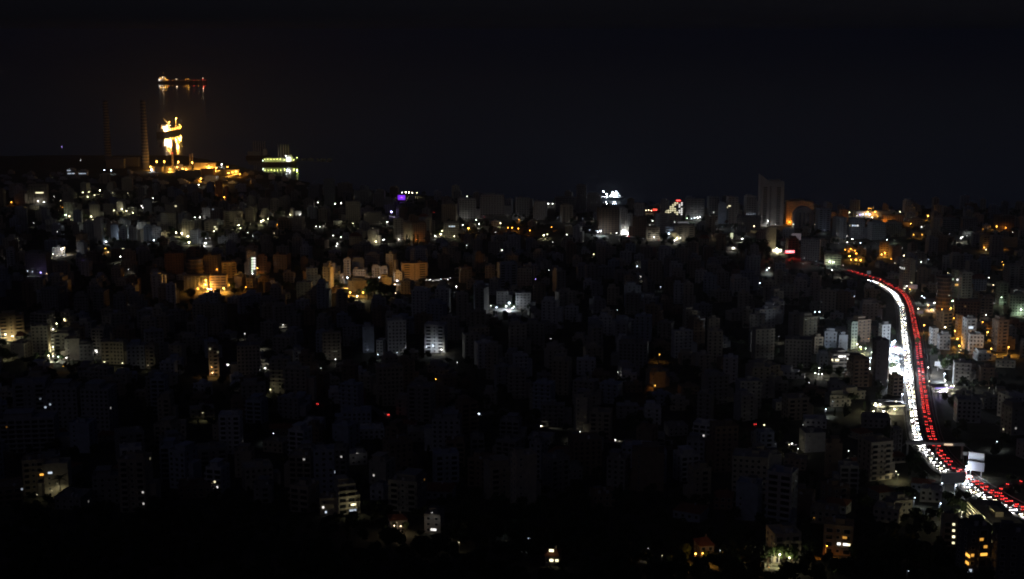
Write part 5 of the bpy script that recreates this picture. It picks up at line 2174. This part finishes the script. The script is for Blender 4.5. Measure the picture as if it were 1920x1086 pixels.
# the line runs from the far end towards the camera
traffic(white_line, (-1.5, 1.5), 8.2, 'head', False, ('inner lane', 'outer lane'), 'white', vis=lambda x, y: y > 524)
traffic(red_line, (-1.5, 1.5), 9.5, 'tail', True, ('outer lane', 'inner lane'), 'red', vis=lambda x, y: y > 507)
for k, (x0, x1) in enumerate(((792, 802), (809, 821), (893, 912), (1168, 1184), (1213, 1236), (1444, 1470), (1470, 1500), (1552, 1566))):
    Lt = line_len(upper_line)
    s = 0
    n_ = 0
    while s < Lt:
        p, d = at_len(upper_line, s)
        if p is not None:
            qx, qy, _ = project(p)
            if x0 < qx < x1 and n_ < 4:
                n_ += 1
                sv = Vector((d.y, -d.x, 0))
                o = car(p + sv * 3, -d, 'car', 'cars on the upper highway', 'tail')
                auto_label(o, 'far car with red lights', p)
        s += 11
for (s, dd) in ((30, 0), (42, 0), (55, 0), (68, 0), (82, 0)):
    p, d = at_len(ramp_line, s)
    if p is not None:
        o = car(p, d, 'car', 'cars on the slip road', 'tail')
        auto_label(o, 'car on the curving slip road', p)
# single cars on the hillside streets
for (px, py, mode, ang) in ((722, 777, 'head', -60), (1009, 801, 'head', -20), (1148, 828, 'head', -10), (116, 481, 'head', 185), (110, 481.5, 'head', 185), (122, 480, 'head', 185), (423, 686, 'head', -15),
                            (436, 688, 'head', -15), (597, 759, 'tail', 80), (793, 803, 'tail', 75), 
                            (1415, 797, 'tail', 90), (726, 779, 'tail', 120), (810, 526, 'head', 190), (830, 524.5, 'head', 190), (848, 522.5, 'head', 190), (903, 778, 'head', 200), (1479, 834, 'head', -30)):
    p = hit(px, py)
    a = R(ang)
    p.z += .4
    o = car(p, Vector((math.cos(a), math.sin(a), 0)), 'car', 'cars on the dark hillside streets', mode)
    auto_label(o, 'lone car with ' + ('headlights on' if mode == 'head' else 'red tail lights on'), p)
    CLEAR.append((px, py, (p - EYE).dot(FW)))
# parked cars in the floodlit lot
for i in range(14):
    px, py = 1671 + (i % 3) * 6.5 + (i // 3) * 1.6, 652 + (i // 3) * 12 + (i % 3) * 2
    p = hit(px, py)
    p.z += .62
    a = R(rnd.choice((80, 100, 260)))
    o = car(p, Vector((math.cos(a), math.sin(a), 0)), 'car', 'cars parked in the floodlit lot', 'none')
    auto_label(o, 'parked car on the floodlit lot', p)


# ------------------------------------------------------------------ trees
def crown_mesh(seed, kind, count=None, leaf=None):
    rr = random.Random(seed)
    v, f = [], []
    lobes = []
    if kind == 'round':
        for i in range(7):
            a = rr.random() * 6.28
            q = rr.random() * 2.0
            lobes.append((q * math.cos(a), q * math.sin(a), 4.2 + rr.random() * 2.6, 1.3 + rr.random() * 1.1))
        n, sz = 420, .55
    elif kind == 'pine':
        for i in range(8):
            a = rr.random() * 6.28
            q = rr.random() * 2.6
            lobes.append((q * math.cos(a), q * math.sin(a), 6.2 + rr.random() * 1.3, 1.0 + rr.random() * .8))
        n, sz = 420, .5
    else:
        for i in range(12):
            z = .8 + 7.6 * i / 11
            r = .95 * math.sin(math.pi * min(.97, (i + 1.6) / 13.5)) + .12
            lobes.append((rr.uniform(-.1, .1), rr.uniform(-.1, .1), z, r))
        n, sz = 380, .4
    n, sz = count or n, leaf or sz
    for _ in range(n):
        x, y, z, r = rr.choice(lobes)
        d = Vector((rr.gauss(0, 1), rr.gauss(0, 1), rr.gauss(0, 1))).normalized()
        c = Vector((x, y, z)) + d * r * (rr.random() ** .35)
        nrm = (d + Vector((rr.gauss(0, .6), rr.gauss(0, .6), rr.gauss(0, .6) + .3))).normalized()
        u = nrm.orthogonal().normalized()
        w = nrm.cross(u)
        t = rr.random() * 6.28
        u, w = u * math.cos(t) + w * math.sin(t), w * math.cos(t) - u * math.sin(t)
        s = sz * (.6 + .8 * rr.random())
        k = len(v)
        v += [tuple(c + u * s), tuple(c + w * s * .6), tuple(c - u * s), tuple(c - w * s * .6)]
        f.append((k, k + 1, k + 2, k + 3))
    me = bpy.data.meshes.new('crown')
    me.from_pydata(v, [], f)
    me.materials.append(LEAF if kind == 'round' else LEAF2)
    me.update()
    return me


def trunk_mesh(kind):
    mb = MB()
    if kind == 'cypress':
        mb.tube((0, 0, -1), (0, 0, 2.2), .2, .14, BARK, 6)
    else:
        top = 4.0 if kind == 'round' else 6.2
        mb.tube((0, 0, -1), (.1, 0, top * .62), .3, .2, BARK, 7)
        for a in (0.3, 2.2, 4.4):
            mb.tube((.1, 0, top * .6), (1.3 * math.cos(a), 1.3 * math.sin(a), top + .6), .15, .06, BARK, 5)
    return mb.mesh('trunk')


CROWNS = {'round': [crown_mesh(i, 'round') for i in range(5)], 'pine': [crown_mesh(20 + i, 'pine') for i in range(3)], 'cypress': [crown_mesh(40 + i, 'cypress') for i in range(2)]}
WOODC = {'round': crown_mesh(60, 'round', 150, .9), 'pine': crown_mesh(61, 'pine', 150, .8), 'cypress': crown_mesh(62, 'cypress', 150, .6)}
TRUNKS = {k: trunk_mesh(k) for k in CROWNS}
TNAME = {'round': 'broadleaf_tree', 'pine': 'umbrella_pine', 'cypress': 'cypress_tree'}
TWORD = {'round': 'rounded leafy tree', 'pine': 'flat-topped pine tree', 'cypress': 'slim cypress tree'}


def tree(p, kind, s, phrase):
    root = thing(TNAME[kind], 'tree', 'tree', p, rnd.random() * 6.28, 'trees among the houses')
    root.scale = (s, s, s * rnd.uniform(.85, 1.15))
    link('trunk', TRUNKS[kind], root)
    link('crown', rnd.choice(CROWNS[kind]), root)
    auto_label(root, phrase, p)
    return root


# trees that catch lamp light, then dark ones seen against lit walls: px, py of the foot, kind, height in px
for (px, py, kind, hp, ph) in ((112, 614, 'round', 17, 'lit'), (120, 610, 'round', 16, 'lit'), (134, 619, 'round', 9, 'lit'), (117, 678, 'round', 14, 'lit'), (126, 676, 'round', 12, 'lit'), (104, 684, 'round', 12, 'lit'), (57, 640, 'round', 10, 'lit'),
                               (12, 680, 'round', 22, 'lit'), (26, 678, 'round', 18, 'lit'), (5, 672, 'round', 20, 'lit'), (325, 440, 'round', 12, 'lit'), (334, 441, 'round', 9, 'lit'), (343, 458, 'round', 14, 'lit'), (350, 458, 'round', 10, 'lit'),
                               (166, 414, 'round', 10, 'lit'), (172, 370, 'round', 8, 'lit'), (182, 368, 'round', 8, 'lit'), (148, 410, 'round', 10, 'lit'), (154, 408, 'round', 9, 'lit'), (126, 409, 'round', 8, 'lit'),
                               (498, 416, 'round', 9, 'lit'), (508, 414, 'round', 9, 'dark'), (632, 545, 'round', 18, 'lit'), (640, 546, 'round', 16, 'lit'), (820, 444, 'round', 12, 'lit'), (827, 441, 'round', 12, 'lit'), (813, 442, 'round', 9, 'lit'),
                               (905, 424, 'round', 10, 'lit'), (915, 424, 'round', 12, 'lit'), (1018, 447, 'round', 9, 'lit'), (1027, 446, 'round', 8, 'lit'), (1792, 656, 'round', 16, 'lit'), (1798, 660, 'round', 12, 'lit'), (1378, 432, 'round', 14, 'lit'), (1373, 430, 'round', 10, 'lit'),
                               (1612, 662, 'round', 12, 'lit'), (1620, 655, 'round', 9, 'lit'), (1597, 486, 'round', 12, 'lit'), (1608, 484, 'round', 14, 'lit'), (1585, 480, 'round', 10, 'lit'), (1656, 482, 'round', 9, 'lit'), (960, 582, 'round', 12, 'lit'), (968, 580, 'round', 12, 'lit'),
                               (945, 580, 'round', 10, 'lit'), (1460, 1062, 'round', 40, 'dark'), (1485, 1064, 'round', 42, 'dark'), (1440, 1062, 'round', 34, 'dark'), (1327, 1056, 'round', 26, 'dark'), (1345, 1058, 'round', 24, 'dark'),
                               (763, 458, 'cypress', 20, 'dark'), (768, 459, 'cypress', 16, 'dark'), (776, 458, 'cypress', 22, 'dark'), (783, 459, 'cypress', 19, 'dark'), (757, 459, 'cypress', 15, 'dark'), (741, 458, 'round', 10, 'dark'), (732, 456, 'round', 12, 'dark'),
                               (700, 560, 'round', 34, 'dark'), (712, 563, 'round', 38, 'dark'), (722, 562, 'round', 32, 'dark'), (690, 562, 'round', 24, 'dark'), (735, 562, 'round', 26, 'dark'), (1402, 482, 'round', 30, 'dark'), (1414, 484, 'round', 34, 'dark'), (1428, 486, 'round', 32, 'dark'), (1390, 482, 'round', 24, 'dark'), (1440, 488, 'round', 26, 'dark'),
                               (1258, 464, 'round', 20, 'dark'), (1245, 462, 'round', 22, 'dark'), (1290, 462, 'round', 18, 'dark'), (1302, 462, 'round', 20, 'dark'), (300, 462, 'round', 14, 'dark'), (286, 462, 'round', 12, 'dark'), (240, 460, 'round', 12, 'dark'), (226, 458, 'round', 10, 'dark'), (213, 457, 'round', 11, 'dark'),
                               (382, 452, 'round', 16, 'dark'), (374, 372, 'round', 12, 'dark'), (390, 376, 'round', 14, 'dark'), (404, 380, 'round', 14, 'dark'), (455, 550, 'round', 16, 'dark'), (440, 556, 'round', 16, 'dark'), (365, 556, 'round', 12, 'dark'), (350, 554, 'round', 12, 'dark'),
                               (1558, 664, 'round', 14, 'dark'), (1575, 668, 'round', 12, 'dark'), (1556, 712, 'round', 26, 'dark'), (1572, 716, 'round', 26, 'dark'), (1720, 648, 'round', 16, 'dark'), (1732, 640, 'cypress', 18, 'dark'), (1770, 700, 'round', 26, 'dark'), (1785, 696, 'round', 30, 'dark'), (1800, 690, 'round', 26, 'dark'),
                               (1560, 522, 'round', 14, 'dark'), (1580, 528, 'round', 18, 'dark'), (1604, 536, 'round', 18, 'dark'), (1690, 532, 'round', 10, 'lit'), (1680, 526, 'round', 9, 'lit'), (1668, 522, 'round', 8, 'lit'), (1700, 548, 'round', 9, 'lit'),
                               (62, 690, 'round', 16, 'dark'), (45, 684, 'round', 18, 'dark'), (84, 692, 'round', 14, 'dark'), (150, 690, 'round', 14, 'dark'), (138, 688, 'cypress', 16, 'dark'), (160, 692, 'cypress', 15, 'dark'), (740, 996, 'round', 14, 'dark'), (760, 998, 'round', 18, 'dark'), (720, 998, 'round', 20, 'dark'),
                               (1600, 1062, 'round', 40, 'dark'), (1640, 1070, 'round', 60, 'dark'), (1670, 1074, 'round', 64, 'dark'), (1700, 1078, 'pine', 70, 'dark'), (1735, 1080, 'round', 60, 'dark'), (1520, 1066, 'round', 44, 'dark'), (1548, 1068, 'pine', 30, 'dark')):
    p = hit(px, py)
    mpp = (p - EYE).dot(FW) / F
    tree(p, kind, max(.35, hp * mpp / {'round': 7.8, 'pine': 8.2, 'cypress': 9.0}[kind]), ('lamp-lit ' if ph == 'lit' else 'dark ') + TWORD[kind])

# the palm in front of the lit block
p = hit(113, 938)
mpp = (p - EYE).dot(FW) / F
root = thing('palm_tree', 'palm with spread feathery fronds in front of the lit block', 'tree', p)
ph = 40 * mpp
MB().tube((0, 0, -1), (.2, 0, ph * .5), .32, .26, BARK, 8).tube((.2, 0, ph * .5), (.3, 0, ph), .26, .22, BARK, 8).build('trunk', root)
fl = MB()
k = fl._m(LEAF2)
for i in range(9):
    t0, t1 = i / 9, (i + 1) / 9
    pt = [Vector((4.2 * t, 0, 1.9 * t - 3.2 * t * t)) for t in (t0, t1)]
    wdt = 1.0 * math.sin(math.pi * min(.98, t0 * .9 + .1))
    for s in (-1, 1):
        for q in (0, .5):
            b0 = pt[0].lerp(pt[1], q)
            n = len(fl.v)
            fl.v += [tuple(b0), tuple(b0 + Vector((.17, 0, 0))), tuple(b0 + Vector((.42, s * wdt, -.28 * wdt)))]
            fl.f.append((n, n + 1, n + 2))
            fl.mi.append(k)
FR = fl.mesh('frond')
sc = 20 * mpp / 4.2
for i in range(17):
    o = link('frond', FR, root, (.3, 0, ph), 2 * math.pi * i / 17 + rnd.uniform(-.15, .15), (sc, sc, sc))
    o.rotation_euler[1] = R(rnd.uniform(-50, 15))

# ------------------------------------------------------------------ filler town on the dark slopes
def blocked(x0, x1, y0, y1, dz):
    for (px, py, d) in CLEAR:
        if d > dz - 4 and x0 - 3 < px < x1 + 3 and y0 - 3 < py < y1 + 2:
            return True
    for (a, bb, c, d, z) in RECTS:
        if z > dz:
            ox = min(x1, bb) - max(x0, a)
            oy = min(y1, d) - max(y0, c)
            if ox > 0 and oy > 0 and ox * oy > .12 * (bb - a) * (d - c):
                return True
    return False


ROADP = [(p.x, p.y) for p in white_line[::2]] + [(p.x, p.y) for p in red_line[::2]] + [(p.x, p.y) for p in upper_line[::2]]
for ln_, st_ in ((white_line, 2), (red_line, 2), (upper_line, 6)):
    for p in ln_[::st_]:
        q = project(p)
        if q[1] > 505 or ln_ is upper_line and any(a < q[0] < bb for a, bb in ((790, 822), (892, 914), (1166, 1186), (1212, 1238))):
            CLEAR.append((q[0], q[1], q[2]))


def near_road(x, y, r):
    return any((x - a) ** 2 + (y - bb) ** 2 < r * r for a, bb in ROADP)


FW_KEYS = ['cream', 'grey', 'beige', 'concrete', 'white', 'brown', 'stone', 'blue']
cells = []
yy = 640.0
while yy < 3300:
    hw_ = yy * .375
    st = 28 + yy * .0085
    xx = -hw_
    while xx < hw_:
        cells.append((xx + rnd.uniform(-.32, .32) * st, yy + rnd.uniform(-.32, .32) * st))
        xx += st
    yy += st
cells.sort(key=lambda c: c[1])
n_fill = 0
extra = []
for (x, y) in cells:
    if y > interp(x, CX, CYY) - 45 or near_road(x, y, 22):
        continue
    z = terr(x, y)
    fl_ = rnd.choice((2, 3, 4, 5, 5, 6, 6, 7, 8, 9)) if y < 2900 else rnd.choice((1, 1, 2))
    h = fl_ * 3.15
    w = rnd.uniform(9.5, 18)
    if any((x - a) ** 2 + (y - bb) ** 2 < (r + w * .62) ** 2 for a, bb, r in FOOT):
        continue
    b0 = project((x, y, z))
    t0 = project((x, y, z + h))
    hw2 = w * .62 * F / b0[2]
    rect = (b0[0] - hw2, b0[0] + hw2, t0[1] - 3, b0[1] + 2)
    if rect[1] < -5 or rect[0] > 1925 or t0[1] > 1080 or b0[1] > 965 + (40 if b0[0] > 1250 else 0):
        continue
    if blocked(*rect, b0[2]):
        if fl_ <= 3:
            continue
        fl_ = 2
        h = 6.3
        t0 = project((x, y, z + h))
        rect = (b0[0] - hw2, b0[0] + hw2, t0[1] - 3, b0[1] + 2)
        if blocked(*rect, b0[2]):
            continue
    if n_fill >= 112 or (y > 1500 and rnd.random() < .5):
        extra.append((x, y, z, w, h, fl_))
        FOOT.append((x, y, w * .6))
        continue
    n_fill += 1
    wall = rnd.choice(FW_KEYS)
    style = rnd.choice(('grid', 'bal', 'bands', 'bal', 'grid', 'blank')) if fl_ > 2 else rnd.choice(('house', 'grid'))
    P = Vector((x, y, z))
    wpx = w * 1.15 * F / b0[2]
    building(b0[0] - wpx / 2, b0[0] + wpx / 2, t0[1], b0[1], style, wall, rnd.uniform(-28, 28), 'x', P=P, seed=n_fill, floors=fl_ if style != 'house' else None,
             name='house' if fl_ <= 3 else 'apartment_block', cat='house' if fl_ <= 3 else 'building', group='unlit houses and blocks of the town',
             auto=f"dark {wall} {CARD[fl_]}-storey {'house' if fl_ <= 3 else 'block'}")
# the rest of the far town reads as one mass
mb = MB()
for (x, y, z, w, h, fl_) in extra:
    wm = MATS['wall_' + rnd.choice(FW_KEYS)]
    d = rnd.uniform(9, 14)
    a = rnd.uniform(-.4, .4)
    n0 = len(mb.v)
    mb.box(-w / 2, w / 2, -d / 2, d / 2, -6, h, wm)
    mb.box(-2, 2, -2, 2, h, h + 2.6, wm)
    if rnd.random() < .5:
        mb.box(-w * .4, w * .15, -d * .3, d * .4, h, h + 3.2, wm)
    if rnd.random() < .4:
        mb.box(w / 2, w / 2 + w * .3, -d * .3, d * .4, -6, h * rnd.uniform(.4, .8), wm)
    nc = max(1, int(w / 4))
    for f_ in range(fl_):
        mb.box(-w / 2 - .2, w / 2 + .2, -d / 2 - 1.1, -d / 2 - .003, f_ * 3.15 + 3.0, f_ * 3.15 + 3.9, wm)
        for i in range(nc):
            xx = -w / 2 + w * (i + .5) / nc
            mb.box(xx - .7, xx + .7, -d / 2 - .06, -d / 2 + .02, f_ * 3.15 + .9, f_ * 3.15 + 2.3, GLASS)
    ca, sa = math.cos(a), math.sin(a)
    for i in range(n0, len(mb.v)):
        vx, vy, vz = mb.v[i]
        mb.v[i] = (x + vx * ca - vy * sa, y + vx * sa + vy * ca, z + vz)
if mb.v:
    o = stuff(mb.build('distant_town'))
    o["label"] = "mass of further dark houses filling the gaps of the town"
    o["category"] = "town"

# dark trees among the houses
cells = []
for _ in range(5200):
    y = 560 + (rnd.random() ** .8) * 2300
    x = rnd.uniform(-.375, .375) * y
    cells.append((x, y))
n_tree = 0
wood = MB()
for (x, y) in cells:
    if y > interp(x, CX, CYY) - 30 or near_road(x, y, 12):
        continue
    if any((x - a) ** 2 + (y - bb) ** 2 < (r + 1.5) ** 2 for a, bb, r in FOOT):
        continue
    z = terr(x, y)
    s = rnd.uniform(.7, 1.35)
    b0 = project((x, y, z))
    t0 = project((x, y, z + 8 * s))
    hw2 = 3 * s * F / b0[2]
    if b0[0] < 0 or b0[0] > 1920 or t0[1] > 1084:
        continue
    if blocked(b0[0] - hw2, b0[0] + hw2, t0[1], b0[1], b0[2]):
        continue
    kind = rnd.choice(('round', 'round', 'round', 'pine', 'cypress'))
    if n_tree < 150:
        n_tree += 1
        tree(Vector((x, y, z)), kind, s, 'dark ' + TWORD[kind])
    else:
        me = WOODC[kind]
        n0 = len(wood.v)
        ca, sa = math.cos(x), math.sin(x)
        for vtx in me.vertices:
            c = vtx.co
            wood.v.append((x + (c.x * ca - c.y * sa) * s, y + (c.x * sa + c.y * ca) * s, z + c.z * s))
        for pl in me.polygons:
            wood.f.append(tuple(n0 + i for i in pl.vertices))
            wood.mi.append(wood._m(LEAF2))
# wooded slope below the viewpoint
for _ in range(1500):
    y = rnd.uniform(380, 760)
    x = rnd.uniform(-.38, .38) * y
    z = terr(x, y)
    s = rnd.uniform(.6, 1.2)
    b0 = project((x, y, z))
    t0 = project((x, y, z + 8 * s))
    hw2 = 3 * s * F / b0[2]
    if t0[1] > 1090 or near_road(x, y, 10) or any((x - a) ** 2 + (y - bb) ** 2 < (r + 1) ** 2 for a, bb, r in FOOT):
        continue
    if blocked(b0[0] - hw2, b0[0] + hw2, t0[1], b0[1], b0[2]):
        continue
    me = WOODC['round' if rnd.random() < .6 else 'pine']
    n0 = len(wood.v)
    ca, sa = math.cos(x), math.sin(x)
    for vtx in me.vertices:
        c = vtx.co
        wood.v.append((x + (c.x * ca - c.y * sa) * s, y + (c.x * sa + c.y * ca) * s, z + c.z * s))
    for pl in me.polygons:
        wood.f.append(tuple(n0 + i for i in pl.vertices))
        wood.mi.append(wood._m(LEAF2))
o = stuff(wood.build('hillside_woodland'))
o["label"] = "dark mass of scrub and trees covering the slopes"
o["category"] = "woodland"

# ------------------------------------------------------------------ lit windows, the listed ones where the photograph shows them
LIT = """
74 362 y 2.2 9
114 376 y 1.5 3
119.5 383.5 y 1.5 3
115 386.5 d 1.5 3
118 388.5 o 1.2 2
1558 398.5 w 1 1
403 424.5 y 1.4 2
405.5 429 y 1.6 2
379 395 y 1.2 2
382 395 y 1.2 2
329.5 386.5 y 1.6 2
477 486.5 w 1.8 1.6
477 490.5 w 1.8 1.6
477 495.5 w 1.8 1.6
477 501 w 1.8 1.6
477 506 w 1.8 1.6
473 486 g 2.0 1
473 490 g 2.0 1
473 494 g 2.0 1
473 498 g 2.0 1
473 502 g 2.0 1
473 506 g 2.0 1
473 510 g 2.0 1
843 426.5 c 1.0 1.5
848 426.5 c 1.0 2
852 426.5 c 1.0 1.2
230 465.5 y 1.5 2
233 465.5 y 1.5 2
1367 388 y 1.6 2.4
1364 388 y 1.6 1.4
1338 399 w 1.0 1
1561 674 y 2.2 2.4
1569.5 674 y 2.2 2.4
1576.5 672 w 2.0 3
1584 671.5 w 1.6 1.2
1589.5 671.5 w 1.6 1.2
1627.5 634.5 d 1.2 2.5
1636.5 635 d 1.2 3
1593.5 423 y 1.2 1.4
1599 423 c 1.4 1.4
1603.5 423 c 1.2 1.4
1608 423 w 1.6 1.4
1686 500 w 1.2 .8
1689 502.5 w 1.2 .8
1692 504 w 1.2 .8
1695 505.5 w 1.0 .8
1776 511 y 1.4 1.2
1780 512.5 y 1.4 1.2
1796 535.5 d 1.0 5
1795 526 w 1.8 1.2
1787 526 g 1.2 1
1820.5 614 c 1.4 3
1815 1043 d 2.0 3.2
1823 1044 d 1.0 1.2
1844.5 1038.5 d 1.6 3
1840 1019 d .8 1.5
1848 1020 d .8 1.5
1813.5 1063 d 1.6 2.4
1815 1073 c .7 2
1573 1016.5 w 2.2 1.6
1585 1016.5 w 2.2 2
1590.5 1017 y 2.0 1.8
1584 1006 d .6 2
1034 1040.5 y 2.4 2
1034 1047.5 y 2.4 1.6
1044 1044 y 2.2 1.4
78 889 d 1.6 2.2
94 887.5 c 1.0 2.4
403 909 y 1.4 1
407.5 910.5 w 2.0 1
662.5 943.5 y 1.6 3
663 955 c .6 4
606 953.5 w 1.4 1
611 960 c 1.0 1
813 998 w 1.4 3
847.5 997.5 y .9 2
860.5 997 d .6 3
861 1014.5 y 1.8 2.4
85 762 c .6 1.2
94 759 c .5 1
1135 602 c 1.6 1.6
1138.5 601.5 c 1.4 1.6
1062.5 668.5 w 1.8 1.2
1065.5 668.5 w 1.8 1
1157 581 w .9 1
1221 621.5 w .7 1
1033 634.5 w .6 1
982 550.5 w .7 1
1158 697 w .8 1
1273 738 w 1.4 1
1388 735 w .7 1
1375 753 w .6 1
1319.5 814.5 w .8 1
1366 557 w .5 4
1424 557 w .4 3
1161 513 w .9 1
1029 506.5 w 1.2 1
1004 523 v .9 1
1318 529 w .8 2
1040 839.5 w .7 1
1140 918 w .8 1
1477 882 d 1.2 1.2
1504.5 795 w .9 1
1516 716.5 w .7 1
1468 685.5 w .7 1
1471 685.5 w .7 1
404.5 835.5 w .9 1
460 833 w .5 1
469 723 w 1.0 1
467 726 y .6 1
536 880 d 1.2 1.2
538 890 w .9 1
627.5 890 c .7 2
670 849.5 w .8 1
778.5 838 c .7 1.2
640 856 w .5 1
752 745.5 w .8 1
857.5 679 w .9 1
596 692 w 1.0 1
602.5 689.5 w 1.0 1
587 699 w .9 1
180 658 w 2.0 1.5
945 985 c 1.0 1.4
944 994 c .8 1.4
956 995 w .6 1
1564 1060 y 1.4 2
1509.5 1025.5 c 1.0 1.4
1512.5 1025.5 w .8 1
1700 1067 c .7 2
1788 988 y 1.6 1.2
1788 995 y 1.6 1.2
1788 1002 y 1.6 1.2
1788 1009 y 1.6 1.2
1787.5 1016 y 1.4 1.2
1265 416 w 1 1
17 341.5 c .6 2
53 331.5 w .6 2
129 321 c .7 5
137 324.5 c .8 4
130 326 c .8 5
151 324.5 c .7 5
158 324.5 c .6 5
"""


def lit_window(px, py, code, s, wide):
    d = ray(px, py)
    best = None
    for (Mi, w, dd, h, root, fh, bal, mpp) in OBB:
        o = Mi @ EYE
        v = Mi.to_3x3() @ d
        t0, t1, ax = 0.0, 1e9, None
        ok = True
        for k, (lo, hi) in enumerate(((-w / 2, w / 2), (-dd / 2, dd / 2), (-2, h))):
            if abs(v[k]) < 1e-9:
                if not lo <= o[k] <= hi:
                    ok = False
                continue
            a, bb = (lo - o[k]) / v[k], (hi - o[k]) / v[k]
            if a > bb:
                a, bb = bb, a
            if a > t0:
                t0, ax = a, k
            t1 = min(t1, bb)
        if ok and t0 < t1 and ax is not None and (best is None or t0 < best[0]):
            best = (t0, ax, o + v * t0, v, root, fh, mpp, w, dd)
    if best is None or best[1] == 2:
        return False
    t, ax, p, v, root, fh, mpp, w, dd = best
    if t * .98 > (hit(px, py) - EYE).length:
        return False
    ww, wh = max(.9, min(1.6, 1.5 * mpp / .5)) * wide, max(1.0, min(1.8, 1.6 * mpp / .5))
    z = p.z if fh <= 0 else math.floor(p.z / fh) * fh + fh * .58
    m = glow(code, s)
    if ax == 1:
        x = max(-w / 2 + ww / 2, min(w / 2 - ww / 2, p.x))
        o = add_box_part('lit_window', root, m, x, p.y - .10 * (1 if v.y > 0 else -1), z, min(ww, w * .95), .2, wh)
    else:
        o = add_box_part('lit_window', root, m, p.x - .10 * (1 if v.x > 0 else -1), p.y, z, .2, min(ww, dd * .9), wh)
    return True


for _ in range(90):  # extra faint lit windows, made up at random places
    px, py = rnd.uniform(5, 1915), rnd.uniform(380, 1000)
    lit_window(px, py, rnd.choice('yywwcd'), rnd.choice((.12, .2, .35, .6)), rnd.uniform(.7, 1.3))
for row in LIT.strip().splitlines():
    q = row.split()
    px, py, code, s, wide = float(q[0]), float(q[1]), q[2], float(q[3]), float(q[4])
    if not lit_window(px, py, code, s, wide):
        lamp(px, py, code, 120 * s, 4.5, rk=.5, s=10)

# ------------------------------------------------------------------ night haze over town and sea
hz = MB().box(-61000, 61000, -250, 61000, -8, 356, MATS['wall_grey']).build("haze")
hm = bpy.data.materials.new("haze_air")
hm.use_nodes = True
nt = hm.node_tree
nt.nodes.clear()
ou = nt.nodes.new("ShaderNodeOutputMaterial")
pv = nt.nodes.new("ShaderNodeVolumePrincipled")
pv.inputs["Color"].default_value = (.9, .93, 1, 1)
pv.inputs["Density"].default_value = 5e-5
pv.inputs["Anisotropy"].default_value = .5
nt.links.new(pv.outputs[0], ou.inputs["Volume"])
hz.data.materials.clear()
hz.data.materials.append(hm)
stuff(hz)
hz["label"] = "thin night haze over the town and the sea"

# town lamps need no glossy sampling; only the ship and pier lights are mirrored in the water
for ld in bpy.data.lights:
    ld.cycles.use_multiple_importance_sampling = ld.get('mirrored', 0) == 1

finish_labels()
for o in bpy.data.objects:
    if len(str(o.get("label", "")).split()) > 16:
        o["label"] = o["label"].replace("far car with red lights", "far red-lit car")
print("objects", len(bpy.data.objects), "fill", n_fill, "extra", len(extra), "trees", n_tree)
